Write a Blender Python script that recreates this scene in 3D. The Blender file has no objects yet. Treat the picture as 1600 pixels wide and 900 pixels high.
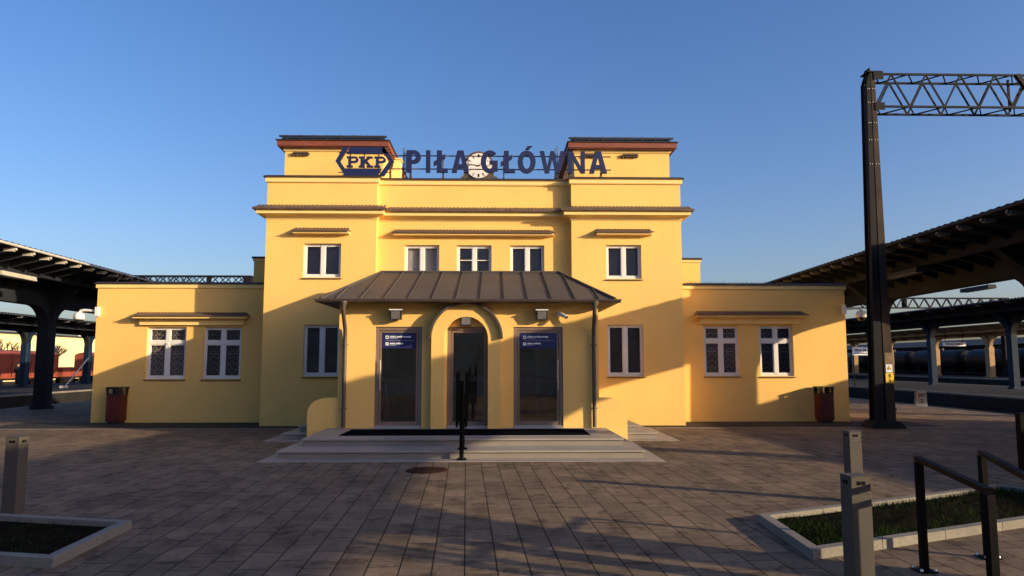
import bpy, bmesh, math, random
from mathutils import Vector, Matrix, Euler
PI = math.pi
R = math.radians
S = bpy.context.scene
C = S.collection

# ------------------------------------------------------------------ camera, sky, sun, exposure
cam_d = bpy.data.cameras.new("camera")
cam = bpy.data.objects.new("camera", cam_d)
C.objects.link(cam)
S.camera = cam
cam_d.sensor_width = 36.0
cam_d.lens = 36.0 * 1140.0 / 1600.0
cam_d.clip_start = 0.1
cam_d.clip_end = 3000.0
PITCH = math.atan(116.0 / 1140.0)
YAW = math.atan(26.0 / 1140.0 * math.cos(PITCH))
cam.location = (0, 0, 1.8)
cam.rotation_euler = (PI / 2 + PITCH, 0, -YAW)

SUN_AZ, SUN_EL = 117.5, 13.5          # azimuth clockwise from +Y
sv = Vector((math.sin(R(SUN_AZ)) * math.cos(R(SUN_EL)), math.cos(R(SUN_AZ)) * math.cos(R(SUN_EL)), math.sin(R(SUN_EL))))
world = bpy.data.worlds.new("World")
S.world = world
world.use_nodes = True
wn = world.node_tree.nodes
wl = world.node_tree.links
bg = wn["Background"]
sky = wn.new("ShaderNodeTexSky")
sky.sky_type = 'NISHITA'
sky.sun_disc = False
sky.sun_elevation = R(SUN_EL)
sky.sun_rotation = R(SUN_AZ)
sky.altitude = 50
sky.air_density = 1.0
sky.dust_density = 2.6
sky.ozone_density = 3.0
hs = wn.new("ShaderNodeHueSaturation")
hs.inputs["Saturation"].default_value = 1.2
hs.inputs["Hue"].default_value = 0.504
wl.new(sky.outputs[0], hs.inputs["Color"])
tn = wn.new("ShaderNodeVectorMath")
tn.operation = 'MULTIPLY'
tn.inputs[1].default_value = (1.10, 0.96, 1.03)
wl.new(hs.outputs[0], tn.inputs[0])
wl.new(tn.outputs[0], bg.inputs[0])
bg.inputs[1].default_value = 0.15
ld = bpy.data.lights.new("sun", 'SUN')
ld.energy = 4.9
ld.angle = R(0.5)
ld.color = (1.0, 0.79, 0.51)
sun = bpy.data.objects.new("sun", ld)
C.objects.link(sun)
sun.rotation_euler = sv.to_track_quat('Z', 'Y').to_euler()
sun.location = (30, -20, 20)
S.view_settings.view_transform = 'Standard'
S.view_settings.look = 'None'
S.view_settings.gamma = 1.0
S.view_settings.exposure = 0.48
S.view_settings.use_curve_mapping = False
S.cycles.max_bounces = 6
S.cycles.diffuse_bounces = 3
S.cycles.glossy_bounces = 3
S.cycles.transparent_max_bounces = 8

# ------------------------------------------------------------------ materials
def mat(name, col, rough=0.7, metal=0.0, var=0.12, vs=2.0, bump=0.0, bs=60.0, spec=0.5, var2=0.0, vs2=12.0, stretch=(1, 1, 1)):
    m = bpy.data.materials.new(name)
    m.use_nodes = True
    nt = m.node_tree
    n, l = nt.nodes, nt.links
    b = n["Principled BSDF"]
    b.inputs["Roughness"].default_value = rough
    b.inputs["Metallic"].default_value = metal
    b.inputs["Specular IOR Level"].default_value = spec
    tc = n.new("ShaderNodeTexCoord")
    mp = n.new("ShaderNodeMapping")
    mp.inputs["Scale"].default_value = stretch
    l.new(tc.outputs["Object"], mp.inputs[0])
    def vary(colsock, scale, amt, det):
        nz = n.new("ShaderNodeTexNoise")
        nz.inputs["Scale"].default_value = scale
        nz.inputs["Detail"].default_value = det
        nz.inputs["Roughness"].default_value = 0.6
        l.new(mp.outputs[0], nz.inputs["Vector"])
        mr = n.new("ShaderNodeMapRange")
        mr.inputs[1].default_value = 0.3
        mr.inputs[2].default_value = 0.7
        mr.inputs[3].default_value = 1 - amt
        mr.inputs[4].default_value = 1 + amt
        l.new(nz.outputs["Fac"], mr.inputs[0])
        vm = n.new("ShaderNodeVectorMath")
        vm.operation = 'SCALE'
        if colsock is None:
            vm.inputs[0].default_value = col
        else:
            l.new(colsock, vm.inputs[0])
        l.new(mr.outputs[0], vm.inputs["Scale"])
        return vm.outputs[0]
    s = vary(None, vs, var, 6)
    if var2:
        s = vary(s, vs2, var2, 8)
    l.new(s, b.inputs["Base Color"])
    if bump:
        nb = n.new("ShaderNodeTexNoise")
        nb.inputs["Scale"].default_value = bs
        nb.inputs["Detail"].default_value = 4
        l.new(mp.outputs[0], nb.inputs["Vector"])
        bp = n.new("ShaderNodeBump")
        bp.inputs["Strength"].default_value = bump
        bp.inputs["Distance"].default_value = 0.01
        l.new(nb.outputs["Fac"], bp.inputs["Height"])
        l.new(bp.outputs[0], b.inputs["Normal"])
    return m

def brick_mat(name, c1, c2, mortar, bw, rh, ms, rot, rough=0.75, stain=0.35):
    m = bpy.data.materials.new(name)
    m.use_nodes = True
    nt = m.node_tree
    n, l = nt.nodes, nt.links
    b = n["Principled BSDF"]
    b.inputs["Roughness"].default_value = rough
    b.inputs["Specular IOR Level"].default_value = 0.10
    tc = n.new("ShaderNodeTexCoord")
    mp = n.new("ShaderNodeMapping")
    mp.inputs["Rotation"].default_value = (0, 0, rot)
    l.new(tc.outputs["Object"], mp.inputs[0])
    br = n.new("ShaderNodeTexBrick")
    br.offset = 0.5
    br.inputs["Color1"].default_value = (*c1, 1)
    br.inputs["Color2"].default_value = (*c2, 1)
    br.inputs["Mortar"].default_value = (*mortar, 1)
    br.inputs["Scale"].default_value = 1.0
    br.inputs["Mortar Size"].default_value = ms
    br.inputs["Mortar Smooth"].default_value = 0.2
    br.inputs["Bias"].default_value = -0.1
    br.inputs["Brick Width"].default_value = bw
    br.inputs["Row Height"].default_value = rh
    l.new(mp.outputs[0], br.inputs["Vector"])
    cur = br.outputs["Color"]
    for sc, lo, hi, a, c in ((0.35, 0.3, 0.75, 1 + stain * 0.5, 1 - stain * 0.5), (1.7, 0.42, 0.78, 1.08, 1 - stain), (3.3, 0.55, 0.60, 1.04, 0.62), (12.0, 0.59, 0.64, 1.0, 0.66), (9.0, 0.3, 0.7, 1.14, 0.84), (60.0, 0.3, 0.7, 1.15, 0.85)):
        nz = n.new("ShaderNodeTexNoise")
        nz.inputs["Scale"].default_value = sc
        nz.inputs["Detail"].default_value = 7
        nz.inputs["Roughness"].default_value = 0.65
        l.new(tc.outputs["Object"], nz.inputs["Vector"])
        mr = n.new("ShaderNodeMapRange")
        mr.inputs[1].default_value = lo
        mr.inputs[2].default_value = hi
        mr.inputs[3].default_value = a
        mr.inputs[4].default_value = c
        l.new(nz.outputs["Fac"], mr.inputs[0])
        vm = n.new("ShaderNodeVectorMath")
        vm.operation = 'SCALE'
        l.new(cur, vm.inputs[0])
        l.new(mr.outputs[0], vm.inputs["Scale"])
        cur = vm.outputs[0]
    # individually stained slabs
    vo = n.new("ShaderNodeTexVoronoi")
    vo.inputs["Scale"].default_value = 1.1
    l.new(mp.outputs[0], vo.inputs["Vector"])
    l.new(cur, b.inputs["Base Color"])
    bp = n.new("ShaderNodeBump")
    bp.inputs["Strength"].default_value = 0.5
    bp.inputs["Distance"].default_value = 0.01
    bp.invert = True
    l.new(br.outputs["Fac"], bp.inputs["Height"])
    nb = n.new("ShaderNodeTexNoise")
    nb.inputs["Scale"].default_value = 90
    l.new(tc.outputs["Object"], nb.inputs["Vector"])
    bp2 = n.new("ShaderNodeBump")
    bp2.inputs["Strength"].default_value = 0.25
    bp2.inputs["Distance"].default_value = 0.006
    l.new(nb.outputs["Fac"], bp2.inputs["Height"])
    l.new(bp.outputs[0], bp2.inputs["Normal"])
    l.new(bp2.outputs[0], b.inputs["Normal"])
    return m

def glass_mat(name, tint, amount, coat=(1, 1, 1)):
    """thin glazing: mostly see-through, with a mirror share that follows Fresnel"""
    m = bpy.data.materials.new(name)
    m.use_nodes = True
    nt = m.node_tree
    n, l = nt.nodes, nt.links
    for q in list(n):
        if q.type != 'OUTPUT_MATERIAL':
            n.remove(q)
    out = [q for q in n if q.type == 'OUTPUT_MATERIAL'][0]
    tr = n.new("ShaderNodeBsdfTransparent")
    tr.inputs[0].default_value = (*tint, 1)
    gl = n.new("ShaderNodeBsdfGlossy")
    gl.inputs["Roughness"].default_value = 0.02
    gl.inputs["Color"].default_value = (*coat, 1)
    nz = n.new("ShaderNodeTexNoise")
    nz.inputs["Scale"].default_value = 1.6
    bp = n.new("ShaderNodeBump")
    bp.inputs["Strength"].default_value = 0.12
    bp.inputs["Distance"].default_value = 0.02
    tc = n.new("ShaderNodeTexCoord")
    l.new(tc.outputs["Object"], nz.inputs["Vector"])
    l.new(nz.outputs["Fac"], bp.inputs["Height"])
    l.new(bp.outputs[0], gl.inputs["Normal"])
    fr = n.new("ShaderNodeFresnel")
    fr.inputs[0].default_value = amount
    mx = n.new("ShaderNodeMixShader")
    l.new(fr.outputs[0], mx.inputs[0])
    l.new(tr.outputs[0], mx.inputs[1])
    l.new(gl.outputs[0], mx.inputs[2])
    l.new(mx.outputs[0], out.inputs[0])
    return m

M = {
 'stucco': mat('yellow_stucco', (0.88, 0.55, 0.155), 0.85, var=0.05, vs=0.6, bump=0.6, bs=120, var2=0.04, vs2=22),
 'stucco_trim': mat('pale_yellow_moulding', (0.90, 0.64, 0.24), 0.8, var=0.05, vs=1.5, bump=0.2, bs=90),
 'tile': mat('brown_tiles', (0.11, 0.075, 0.055), 0.55, var=0.25, vs=6, bump=0.4, bs=40),
 'sheet': mat('brown_sheet_metal', (0.074, 0.064, 0.056), 0.55, metal=0.0, spec=0.3, var=0.16, vs=1.6, bump=0.15, bs=5, var2=0.07, vs2=18),
 'flash': mat('dark_flashing', (0.045, 0.036, 0.03), 0.45, metal=0.2, var=0.15),
 'gutter': mat('brown_gutter', (0.085, 0.066, 0.056), 0.42, metal=0.1, var=0.12),
 'wood': mat('red_brown_eaves_wood', (0.20, 0.055, 0.03), 0.6, var=0.25, vs=3, stretch=(1, 1, 8), bump=0.2, bs=30),
 'white': mat('white_window_frame', (0.74, 0.72, 0.68), 0.4, var=0.05),
 'sill': mat('brown_sill', (0.12, 0.085, 0.065), 0.45, var=0.1),
 'blind': mat('dark_interior_blind', (0.44, 0.42, 0.42), 0.6, var=0.15, vs=1.5),
 'interior': mat('dim_interior', (0.5, 0.41, 0.31), 0.8, var=0.3, vs=1.2),
 'dim': mat('dim_room', (0.12, 0.105, 0.095), 0.8, var=0.4, vs=1.5),
 'interior_floor': mat('interior_floor', (0.12, 0.115, 0.11), 0.3, var=0.15),
 'lattice': mat('grey_lattice', (0.42, 0.37, 0.33), 0.5, var=0.1),
 'doorframe': mat('bronze_door_frame', (0.25, 0.175, 0.125), 0.4, metal=0.2, var=0.16, vs=3, stretch=(1, 1, .3)),
 'steel': mat('brushed_steel', (0.6, 0.6, 0.6), 0.3, metal=1.0, var=0.05),
 'navy': mat('navy_panel', (0.012, 0.018, 0.095), 0.45, var=0.06),
 'navy2': mat('navy_letters', (0.010, 0.016, 0.075), 0.45, var=0.08),
 'navyedge': mat('letter_sides', (0.035, 0.03, 0.05), 0.5, var=0.1),
 'whiteink': mat('white_lettering', (0.75, 0.78, 0.82), 0.5, var=0.02),
 'granite': mat('grey_granite', (0.235, 0.205, 0.172), 0.6, var=0.10, vs=1.3, var2=0.22, vs2=140, bump=0.25, bs=120),
 'granite_top': mat('granite_tread', (0.30, 0.262, 0.22), 0.55, var=0.14, vs=1.1, var2=0.12, vs2=130, bump=0.15, bs=120),
 'mat_rubber': mat('black_door_mat', (0.007, 0.007, 0.008), 0.95, spec=0.0, var=0.3, vs=30, bump=0.6, bs=150),
 'mat_edge': mat('aluminium_edge', (0.55, 0.54, 0.52), 0.35, metal=0.6, var=0.05),
 'black': mat('black_paint', (0.004, 0.004, 0.004), 0.6, var=0.15, spec=0.06),
 'bollard': mat('grey_bollard', (0.080, 0.070, 0.056), 0.65, spec=0.2, metal=0.0, var=0.07, vs=4, bump=0.12, bs=50),
 'kerb': mat('pale_concrete_kerb', (0.19, 0.172, 0.14), 0.8, var=0.2, vs=2, var2=0.15, vs2=40, bump=0.5, bs=60),
 'soil': mat('dark_soil', (0.014, 0.012, 0.008), 0.95, spec=0.0, var=0.4, vs=5, bump=0.9, bs=20),
 'grass': mat('grass_blades', (0.015, 0.031, 0.006), 0.8, spec=0.05, var=0.45, vs=6),
 'bin_wood': mat('dark_red_bin_slats', (0.10, 0.012, 0.009), 0.5, var=0.25, vs=5, stretch=(1, 1, .2)),
 'bin_metal': mat('dark_bin_lid', (0.03, 0.024, 0.022), 0.4, metal=0.3, var=0.1),
 'gantry': mat('brown_gantry_steel', (0.045, 0.034, 0.027), 0.8, spec=0.15, var=0.3, vs=2, bump=0.3, bs=30),
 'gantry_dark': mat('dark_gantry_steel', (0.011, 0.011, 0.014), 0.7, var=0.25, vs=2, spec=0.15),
 'yellow': mat('yellow_plate', (0.85, 0.55, 0.02), 0.5, var=0.05),
 'tan': mat('mottled_tan', (0.16, 0.11, 0.055), 0.7, var=0.25, vs=6),
 'concrete': mat('grimy_concrete', (0.16, 0.155, 0.15), 0.85, var=0.25, vs=1.2, var2=0.15, vs2=14, bump=0.3, bs=30),
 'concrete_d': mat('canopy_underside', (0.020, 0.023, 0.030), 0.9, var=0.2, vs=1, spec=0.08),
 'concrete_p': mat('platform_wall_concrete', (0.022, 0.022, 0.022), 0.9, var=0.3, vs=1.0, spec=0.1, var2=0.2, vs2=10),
 'pale': mat('pale_bracket', (0.46, 0.44, 0.40), 0.7, var=0.12, vs=8),
 'blue_col': mat('blue_painted_column', (0.007, 0.020, 0.048), 0.6, var=0.25, vs=3, spec=0.15),
 'lit_col': mat('sunlit_ochre', (0.40, 0.25, 0.13), 0.8, var=0.2, vs=2),  # warm sunlight on the far columns is put into this colour
 'corr': mat('corrugated_roof', (0.035, 0.038, 0.045), 0.7, var=0.2, vs=1, spec=0.15),
 'lampbody': mat('pale_lamp_body', (0.42, 0.40, 0.33), 0.5, var=0.1),
 'lens': mat('lamp_glass', (0.16, 0.155, 0.15), 0.12, var=0.3, vs=20),
 'camwhite': mat('camera_housing', (0.75, 0.74, 0.70), 0.35, var=0.04),
 'darkglass': mat('dark_dome_glass', (0.02, 0.02, 0.022), 0.08, var=0.1),
 'dial': mat('clock_dial', (0.80, 0.75, 0.70), 0.4, var=0.05),
 'clockbody': mat('brown_clock_housing', (0.10, 0.075, 0.06), 0.5, var=0.15),
 'rustwag': mat('red_brown_wagon', (0.27, 0.055, 0.028), 0.7, var=0.3, vs=.8, bump=0.3, bs=3, var2=0.12, vs2=8),
 'tank': mat('black_tank', (0.014, 0.014, 0.015), 0.5, var=0.35, vs=1, spec=0.2),
 'wheel': mat('dark_running_gear', (0.018, 0.015, 0.013), 0.8, var=0.3, spec=0.1),
 'warehouse': mat('pale_yellow_wall', (0.80, 0.68, 0.34), 0.8, var=0.06, vs=0.3),
 'bark': mat('bark', (0.055, 0.045, 0.036), 0.9, var=0.3, vs=4, bump=0.6, bs=20),
 'leaf': mat('evergreen_needles', (0.03, 0.055, 0.022), 0.7, var=0.4, vs=2),
 'ballast': mat('ballast_ground', (0.026, 0.022, 0.019), 0.95, spec=0.1, var=0.3, vs=.6, var2=0.3, vs2=9, bump=0.9, bs=12),
 'asphalt': mat('platform_asphalt', (0.026, 0.026, 0.027), 0.9, spec=0.15, var=0.2, vs=.6, var2=0.12, vs2=9, bump=0.3, bs=50),
 'rail': mat('rail_steel', (0.20, 0.15, 0.12), 0.4, metal=0.7, var=0.2),
 'sleeper': mat('sleeper', (0.10, 0.085, 0.07), 0.9, var=0.3),
 'manhole': mat('rusty_iron_cover', (0.045, 0.022, 0.014), 0.8, spec=0.1, var=0.3, vs=9, bump=0.7, bs=60),
 'red': mat('red_band', (0.5, 0.03, 0.03), 0.6, var=0.1),
 'coat': mat('dark_coat', (0.018, 0.02, 0.026), 0.9, var=0.3),
 'skin': mat('skin', (0.45, 0.26, 0.18), 0.6, var=0.05),
 'train_blue': mat('train_paint', (0.04, 0.09, 0.22), 0.4, var=0.1),
 'train_yel': mat('train_cab_paint', (0.6, 0.42, 0.05), 0.4, var=0.1),
 'paving': brick_mat('grey_concrete_pavers', (0.210, 0.148, 0.096), (0.140, 0.103, 0.068), (0.020, 0.016, 0.012), 0.56, 0.285, 0.0075, R(90 - 2.3), stain=0.5),
 'setts': brick_mat('dark_small_setts', (0.060, 0.053, 0.048), (0.044, 0.04, 0.038), (0.02, 0.018, 0.016), 0.11, 0.10, 0.008, 0.0),
 'glass': glass_mat('window_glass', (0.80, 0.80, 0.80), 1.5),
 'doorglass': glass_mat('door_glass', (0.92, 0.88, 0.82), 2.3, (1.0, 0.86, 0.70)),
}

# ------------------------------------------------------------------ builders
def rootloc(p):
    v = Vector((0, 0, 0))
    while p is not None:
        v += p.location
        p = p.parent
    return v

def tag(o, label=None, cat=None, group=None, kind=None):
    if label: o['label'] = label
    if cat: o['category'] = cat
    if group: o['group'] = group
    if kind: o['kind'] = kind
    return o

def thing(name, label, cat, loc=(0, 0, 0), group=None):
    o = bpy.data.objects.new(name, None)
    o.empty_display_size = 0.2
    C.objects.link(o)
    o.location = loc
    return tag(o, label, cat, group)

class MB:
    def __init__(self):
        self.v = []; self.f = []; self.sm = []
    def add(self, vs, fs, smooth=False):
        k = len(self.v)
        self.v += [tuple(p) for p in vs]
        self.f += [tuple(i + k for i in f) for f in fs]
        self.sm += [smooth] * len(fs)
        return self
    def box(self, x0, x1, y0, y1, z0, z1):
        if x0 > x1: x0, x1 = x1, x0
        if y0 > y1: y0, y1 = y1, y0
        if z0 > z1: z0, z1 = z1, z0
        vs = [(x0, y0, z0), (x1, y0, z0), (x1, y1, z0), (x0, y1, z0), (x0, y0, z1), (x1, y0, z1), (x1, y1, z1), (x0, y1, z1)]
        return self.add(vs, [(0, 3, 2, 1), (4, 5, 6, 7), (0, 1, 5, 4), (1, 2, 6, 5), (2, 3, 7, 6), (3, 0, 4, 7)])
    def prism(self, poly, axis, a, b):
        """poly: 2D points. axis 'y': (x,z) swept a..b in y; 'x': (y,z) in x; 'z': (x,y) in z"""
        def p3(p, t):
            return {'y': (p[0], t, p[1]), 'x': (t, p[0], p[1]), 'z': (p[0], p[1], t)}[axis]
        n = len(poly)
        vs = [p3(p, a) for p in poly] + [p3(p, b) for p in poly]
        fs = [tuple(range(n)), tuple(range(2 * n - 1, n - 1, -1))]
        fs += [(i, i + n, (i + 1) % n + n, (i + 1) % n) for i in range(n)]
        return self.add(vs, fs)
    def tube(self, pts, r, n=8, closed=False, r2=None, caps=True):
        pts = [Vector(p) for p in pts]
        m = len(pts)
        vs = []
        prevu = None
        for i, p in enumerate(pts):
            if closed:
                d = pts[(i + 1) % m] - pts[i - 1]
            else:
                d = pts[min(i + 1, m - 1)] - pts[max(i - 1, 0)]
            d.normalize()
            if prevu is None:
                u = d.orthogonal().normalized()
            else:
                u = (prevu - d * prevu.dot(d))
                u = u.normalized() if u.length > 1e-6 else d.orthogonal().normalized()
            prevu = u
            w = d.cross(u)
            rr = r if r2 is None else r + (r2 - r) * i / max(1, m - 1)
            for k in range(n):
                a = 2 * PI * k / n
                vs.append(p + (u * math.cos(a) + w * math.sin(a)) * rr)
        fs = []
        for i in range(m if closed else m - 1):
            for k in range(n):
                a = i * n + k; b = i * n + (k + 1) % n
                c = ((i + 1) % m) * n + (k + 1) % n; d2 = ((i + 1) % m) * n + k
                fs.append((a, b, c, d2))
        self.add(vs, fs, True)
        if not closed and caps:
            self.add([vs[k] for k in range(n)], [tuple(range(n - 1, -1, -1))])
            self.add([vs[(m - 1) * n + k] for k in range(n)], [tuple(range(n))])
        return self
    def bar(self, p, q, w, h=None):
        """rectangular bar from p to q"""
        h = h or w
        p, q = Vector(p), Vector(q)
        d = (q - p).normalized()
        up = Vector((0, 0, 1)) if abs(d.z) < 0.95 else Vector((0, 1, 0))
        u = d.cross(up).normalized() * w / 2
        t = u.cross(d).normalized() * h / 2
        vs = [p - u - t, p + u - t, p + u + t, p - u + t, q - u - t, q + u - t, q + u + t, q - u + t]
        return self.add(vs, [(0, 1, 2, 3), (7, 6, 5, 4), (0, 4, 5, 1), (1, 5, 6, 2), (2, 6, 7, 3), (3, 7, 4, 0)])
    def lathe(self, prof, cx, cy, n=24, axis='z', cz=0):
        """prof: list of (r, h)"""
        vs = []
        for r, h in prof:
            for k in range(n):
                a = 2 * PI * k / n
                if axis == 'z': vs.append((cx + r * math.cos(a), cy + r * math.sin(a), h))
                elif axis == 'y': vs.append((cx + r * math.cos(a), h, cz + r * math.sin(a)))
                else: vs.append((h, cy + r * math.cos(a), cz + r * math.sin(a)))
        fs = []
        for i in range(len(prof) - 1):
            for k in range(n):
                fs.append((i * n + k, i * n + (k + 1) % n, (i + 1) * n + (k + 1) % n, (i + 1) * n + k))
        self.add(vs, fs, True)
        self.add(vs[:n], [tuple(range(n - 1, -1, -1))])
        self.add(vs[-n:], [tuple(range(n))])
        return self
    def sweep(self, path, prof):
        """profile (outward, z) swept along an open plan path; outward is to the right of travel"""
        pts = [Vector(p) for p in path]
        m = len(pts)
        offs = []
        for i in range(m):
            ns = []
            if i > 0:
                d = (pts[i] - pts[i - 1]).normalized(); ns.append(Vector((d.y, -d.x)))
            if i < m - 1:
                d = (pts[i + 1] - pts[i]).normalized(); ns.append(Vector((d.y, -d.x)))
            if len(ns) == 2:
                b = (ns[0] + ns[1]); b = b / (b.dot(ns[0]))
            else:
                b = ns[0]
            offs.append(b)
        vs = []
        for i in range(m):
            for o, z in prof:
                p = pts[i] + offs[i] * o
                vs.append((p.x, p.y, z))
        k = len(prof)
        fs = []
        for i in range(m - 1):
            for j in range(k):
                fs.append((i * k + j, i * k + (j + 1) % k, (i + 1) * k + (j + 1) % k, (i + 1) * k + j))
        fs.append(tuple(range(k - 1, -1, -1)))
        fs.append(tuple((m - 1) * k + j for j in range(k)))
        return self.add(vs, fs)
    def build(self, name, m, parent=None, bevel=0.0, label=None):
        me = bpy.data.meshes.new(name)
        off = rootloc(parent)
        me.from_pydata([(x - off.x, y - off.y, z - off.z) for x, y, z in self.v], [], self.f)
        me.polygons.foreach_set("use_smooth", self.sm)
        me.validate()
        bm = bmesh.new(); bm.from_mesh(me)
        bmesh.ops.recalc_face_normals(bm, faces=bm.faces)
        bm.to_mesh(me); bm.free()
        me.materials.append(M[m] if isinstance(m, str) else m)
        o = bpy.data.objects.new(name, me)
        C.objects.link(o)
        o.parent = parent
        if bevel:
            md = o.modifiers.new("bevel", 'BEVEL')
            md.width = bevel; md.segments = 2; md.limit_method = 'ANGLE'
        if label: o['label'] = label
        return o

def copy_tree(o, parent=None):
    c = o.copy(); C.objects.link(c); c.parent = parent
    for ch in list(o.children):
        copy_tree(ch, c)
    return c

def text_mesh(body, size, loc, m, parent, name='lettering', extrude=0.002, offset=0.0, align='LEFT', rot=(PI / 2, 0, 0), width=None, sy=1.0):
    cu = bpy.data.curves.new(name, 'FONT')
    cu.body = body; cu.size = size; cu.extrude = extrude; cu.offset = offset
    cu.align_x = align; cu.resolution_u = 3
    t = bpy.data.objects.new('tmp_text', cu); C.objects.link(t)
    dg = bpy.context.evaluated_depsgraph_get(); dg.update()
    me = bpy.data.meshes.new_from_object(t.evaluated_get(dg))
    bpy.data.objects.remove(t)
    xs = [v.co.x for v in me.vertices]
    sx = 1.0
    if width and xs:
        sx = width / (max(xs) - min(xs))
        x0 = min(xs)
        for v in me.vertices:
            v.co.x = (v.co.x - x0) * sx - (width / 2 if align == 'CENTER' else 0)
    for v in me.vertices:
        v.co.y *= sy
    me.transform(Euler(rot).to_matrix().to_4x4())
    off = rootloc(parent)
    me.transform(Matrix.Translation(Vector(loc) - off))
    me.materials.clear(); me.materials.append(M[m] if isinstance(m, str) else m)
    o = bpy.data.objects.new(name, me); C.objects.link(o); o.parent = parent
    return o

def front_wall(mb, x0, x1, z0, z1, y, openings, depth=0.14):
    """front face at y with rectangular openings (x0,x1,z0,z1) and reveals"""
    xs = sorted({x0, x1, *[a for o in openings for a in o[:2]]})
    zs = sorted({z0, z1, *[a for o in openings for a in o[2:4]]})
    for i in range(len(xs) - 1):
        for j in range(len(zs) - 1):
            cx, cz = (xs[i] + xs[i + 1]) / 2, (zs[j] + zs[j + 1]) / 2
            if any(o[0] < cx < o[1] and o[2] < cz < o[3] for o in openings):
                continue
            a, b, c, d = xs[i], xs[i + 1], zs[j], zs[j + 1]
            mb.add([(a, y, c), (b, y, c), (b, y, d), (a, y, d)], [(0, 1, 2, 3)])
    for a, b, c, d in openings:
        q = y + depth
        mb.add([(a, y, c), (a, q, c), (a, q, d), (a, y, d)], [(0, 1, 2, 3)])
        mb.add([(b, y, c), (b, q, c), (b, q, d), (b, y, d)], [(3, 2, 1, 0)])
        mb.add([(a, y, d), (b, y, d), (b, q, d), (a, q, d)], [(0, 1, 2, 3)])
        mb.add([(a, y, c), (b, y, c), (b, q, c), (a, q, c)], [(3, 2, 1, 0)])

# ------------------------------------------------------------------ ground and platforms
def flat(name, x0, x1, y0, y1, z, m, kind='structure'):
    o = MB().add([(x0, y0, z), (x1, y0, z), (x1, y1, z), (x0, y1, z)], [(0, 1, 2, 3)]).build(name, m)
    o['kind'] = kind
    return o
flat('ground', -1500, 1500, -900, 2200, -0.95, 'ballast')
b = MB().box(-18.8, 17.35, -40, 150, -0.94, 0.0)
o = b.build('plaza', 'paving'); o['kind'] = 'structure'
flat('paving_strip', -14.0, 12.6, 20.35, 22.345, 0.004, 'setts')
MB().box(-19.0, -18.8, -40, 150, -0.94, -0.09).build('platform_wall', 'concrete_p')['kind'] = 'structure'
MB().box(-19.0, -18.8, -40, 150, -0.088, 0.012).build('platform_edge', 'kerb')['kind'] = 'structure'
MB().box(17.35, 17.55, -40, 150, -0.94, -0.09).build('platform_wall', 'concrete_p')['kind'] = 'structure'
MB().box(17.35, 17.55, -40, 150, -0.088, 0.012).build('platform_edge', 'kerb')['kind'] = 'structure'
MB().box(-38.0, -27.0, -20, 150, -0.94, 0.0).build('platform', 'asphalt')['kind'] = 'structure'
MB().box(-27.0, -26.8, -20, 150, -0.94, -0.09).build('platform_wall', 'concrete_p')['kind'] = 'structure'
MB().box(-27.0, -26.8, -20, 150, -0.088, 0.012).build('platform_edge', 'kerb')['kind'] = 'structure'
MB().box(27.2, 38.2, 5, 200, -0.94, 0.0).build('platform', 'asphalt')['kind'] = 'structure'
MB().box(27.0, 27.2, 5, 200, -0.94, -0.09).build('platform_wall', 'concrete_p')['kind'] = 'structure'
MB().box(27.0, 27.2, 5, 200, -0.088, 0.012).build('platform_edge', 'kerb')['kind'] = 'structure'
MB().box(38.2, 38.5, 5, 200, -0.94, 0.02).build('platform_edge', 'kerb')['kind'] = 'structure'
MB().box(54.2, 64.0, 40, 260, -0.94, 0.0).build('platform', 'asphalt')['kind'] = 'structure'
MB().box(54.0, 54.2, 40, 260, -0.94, -0.09).build('platform_wall', 'concrete_p')['kind'] = 'structure'
MB().box(54.0, 54.2, 40, 260, -0.088, 0.012).build('platform_edge', 'kerb')['kind'] = 'structure'
MB().box(-14, 12.6, 20.25, 20.35, -0.2, 0.006).build('paving_border', 'granite')['kind'] = 'structure'

def track(x, y0, y1, label):
    t = thing('railway_track', label, 'track', (x, y0, -0.95), 'railway tracks beside the platforms')
    for s in (-0.75, 0.75):
        MB().box(x + s - 0.035, x + s + 0.035, y0, y1, -0.82, -0.68).build('rail', 'rail', t)
    q = MB()
    y = y0 + 0.3
    while y < y1:
        q.box(x - 1.25, x + 1.25, y - 0.12, y + 0.12, -0.949, -0.82); y += 0.65
    o = q.build('sleepers', 'sleeper', t); o['kind'] = 'stuff'
track(20.3, -20, 150, 'railway track right next to the edge of the paved plaza on the right')
track(24.3, 10, 150, 'second railway track on the right, before the platform with blue columns')
track(-21.2, -10, 150, 'railway track beside the plaza edge left of the station')
track(-24.9, 0, 150, 'left railway track running along the far left platform wall')

# ------------------------------------------------------------------ station building
YM, YR, YW, YP = 21.05, 21.32, 22.35, 17.0
bld = thing('station_building', 'yellow two-storey station building with low wings and a brown-roofed entrance porch', 'building', (-0.6, 21, 0))
XL0, XL1, XR0, XR1 = -6.66, -3.47, 2.22, 5.45
ZT = 7.13
wins_main = {'ul': (-5.56, -4.48, 4.24, 5.23), 'll': (-5.49, -4.46, 1.40, 2.87), 'ur': (3.23, 4.26, 4.22, 5.22), 'lr': (3.24, 4.28, 1.40, 2.88)}
wins_mid = [(-2.68, -1.66, 4.32, 5.24), (-1.14, -0.12, 4.32, 5.24), (0.43, 1.44, 4.32, 5.24)]
wins_wl = [(-10.53, -9.36, 1.30, 2.86), (-8.84, -7.70, 1.30, 2.86)]
wins_wr = [(6.42, 7.50, 1.38, 2.92), (8.14, 9.18, 1.38, 2.92)]

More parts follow.
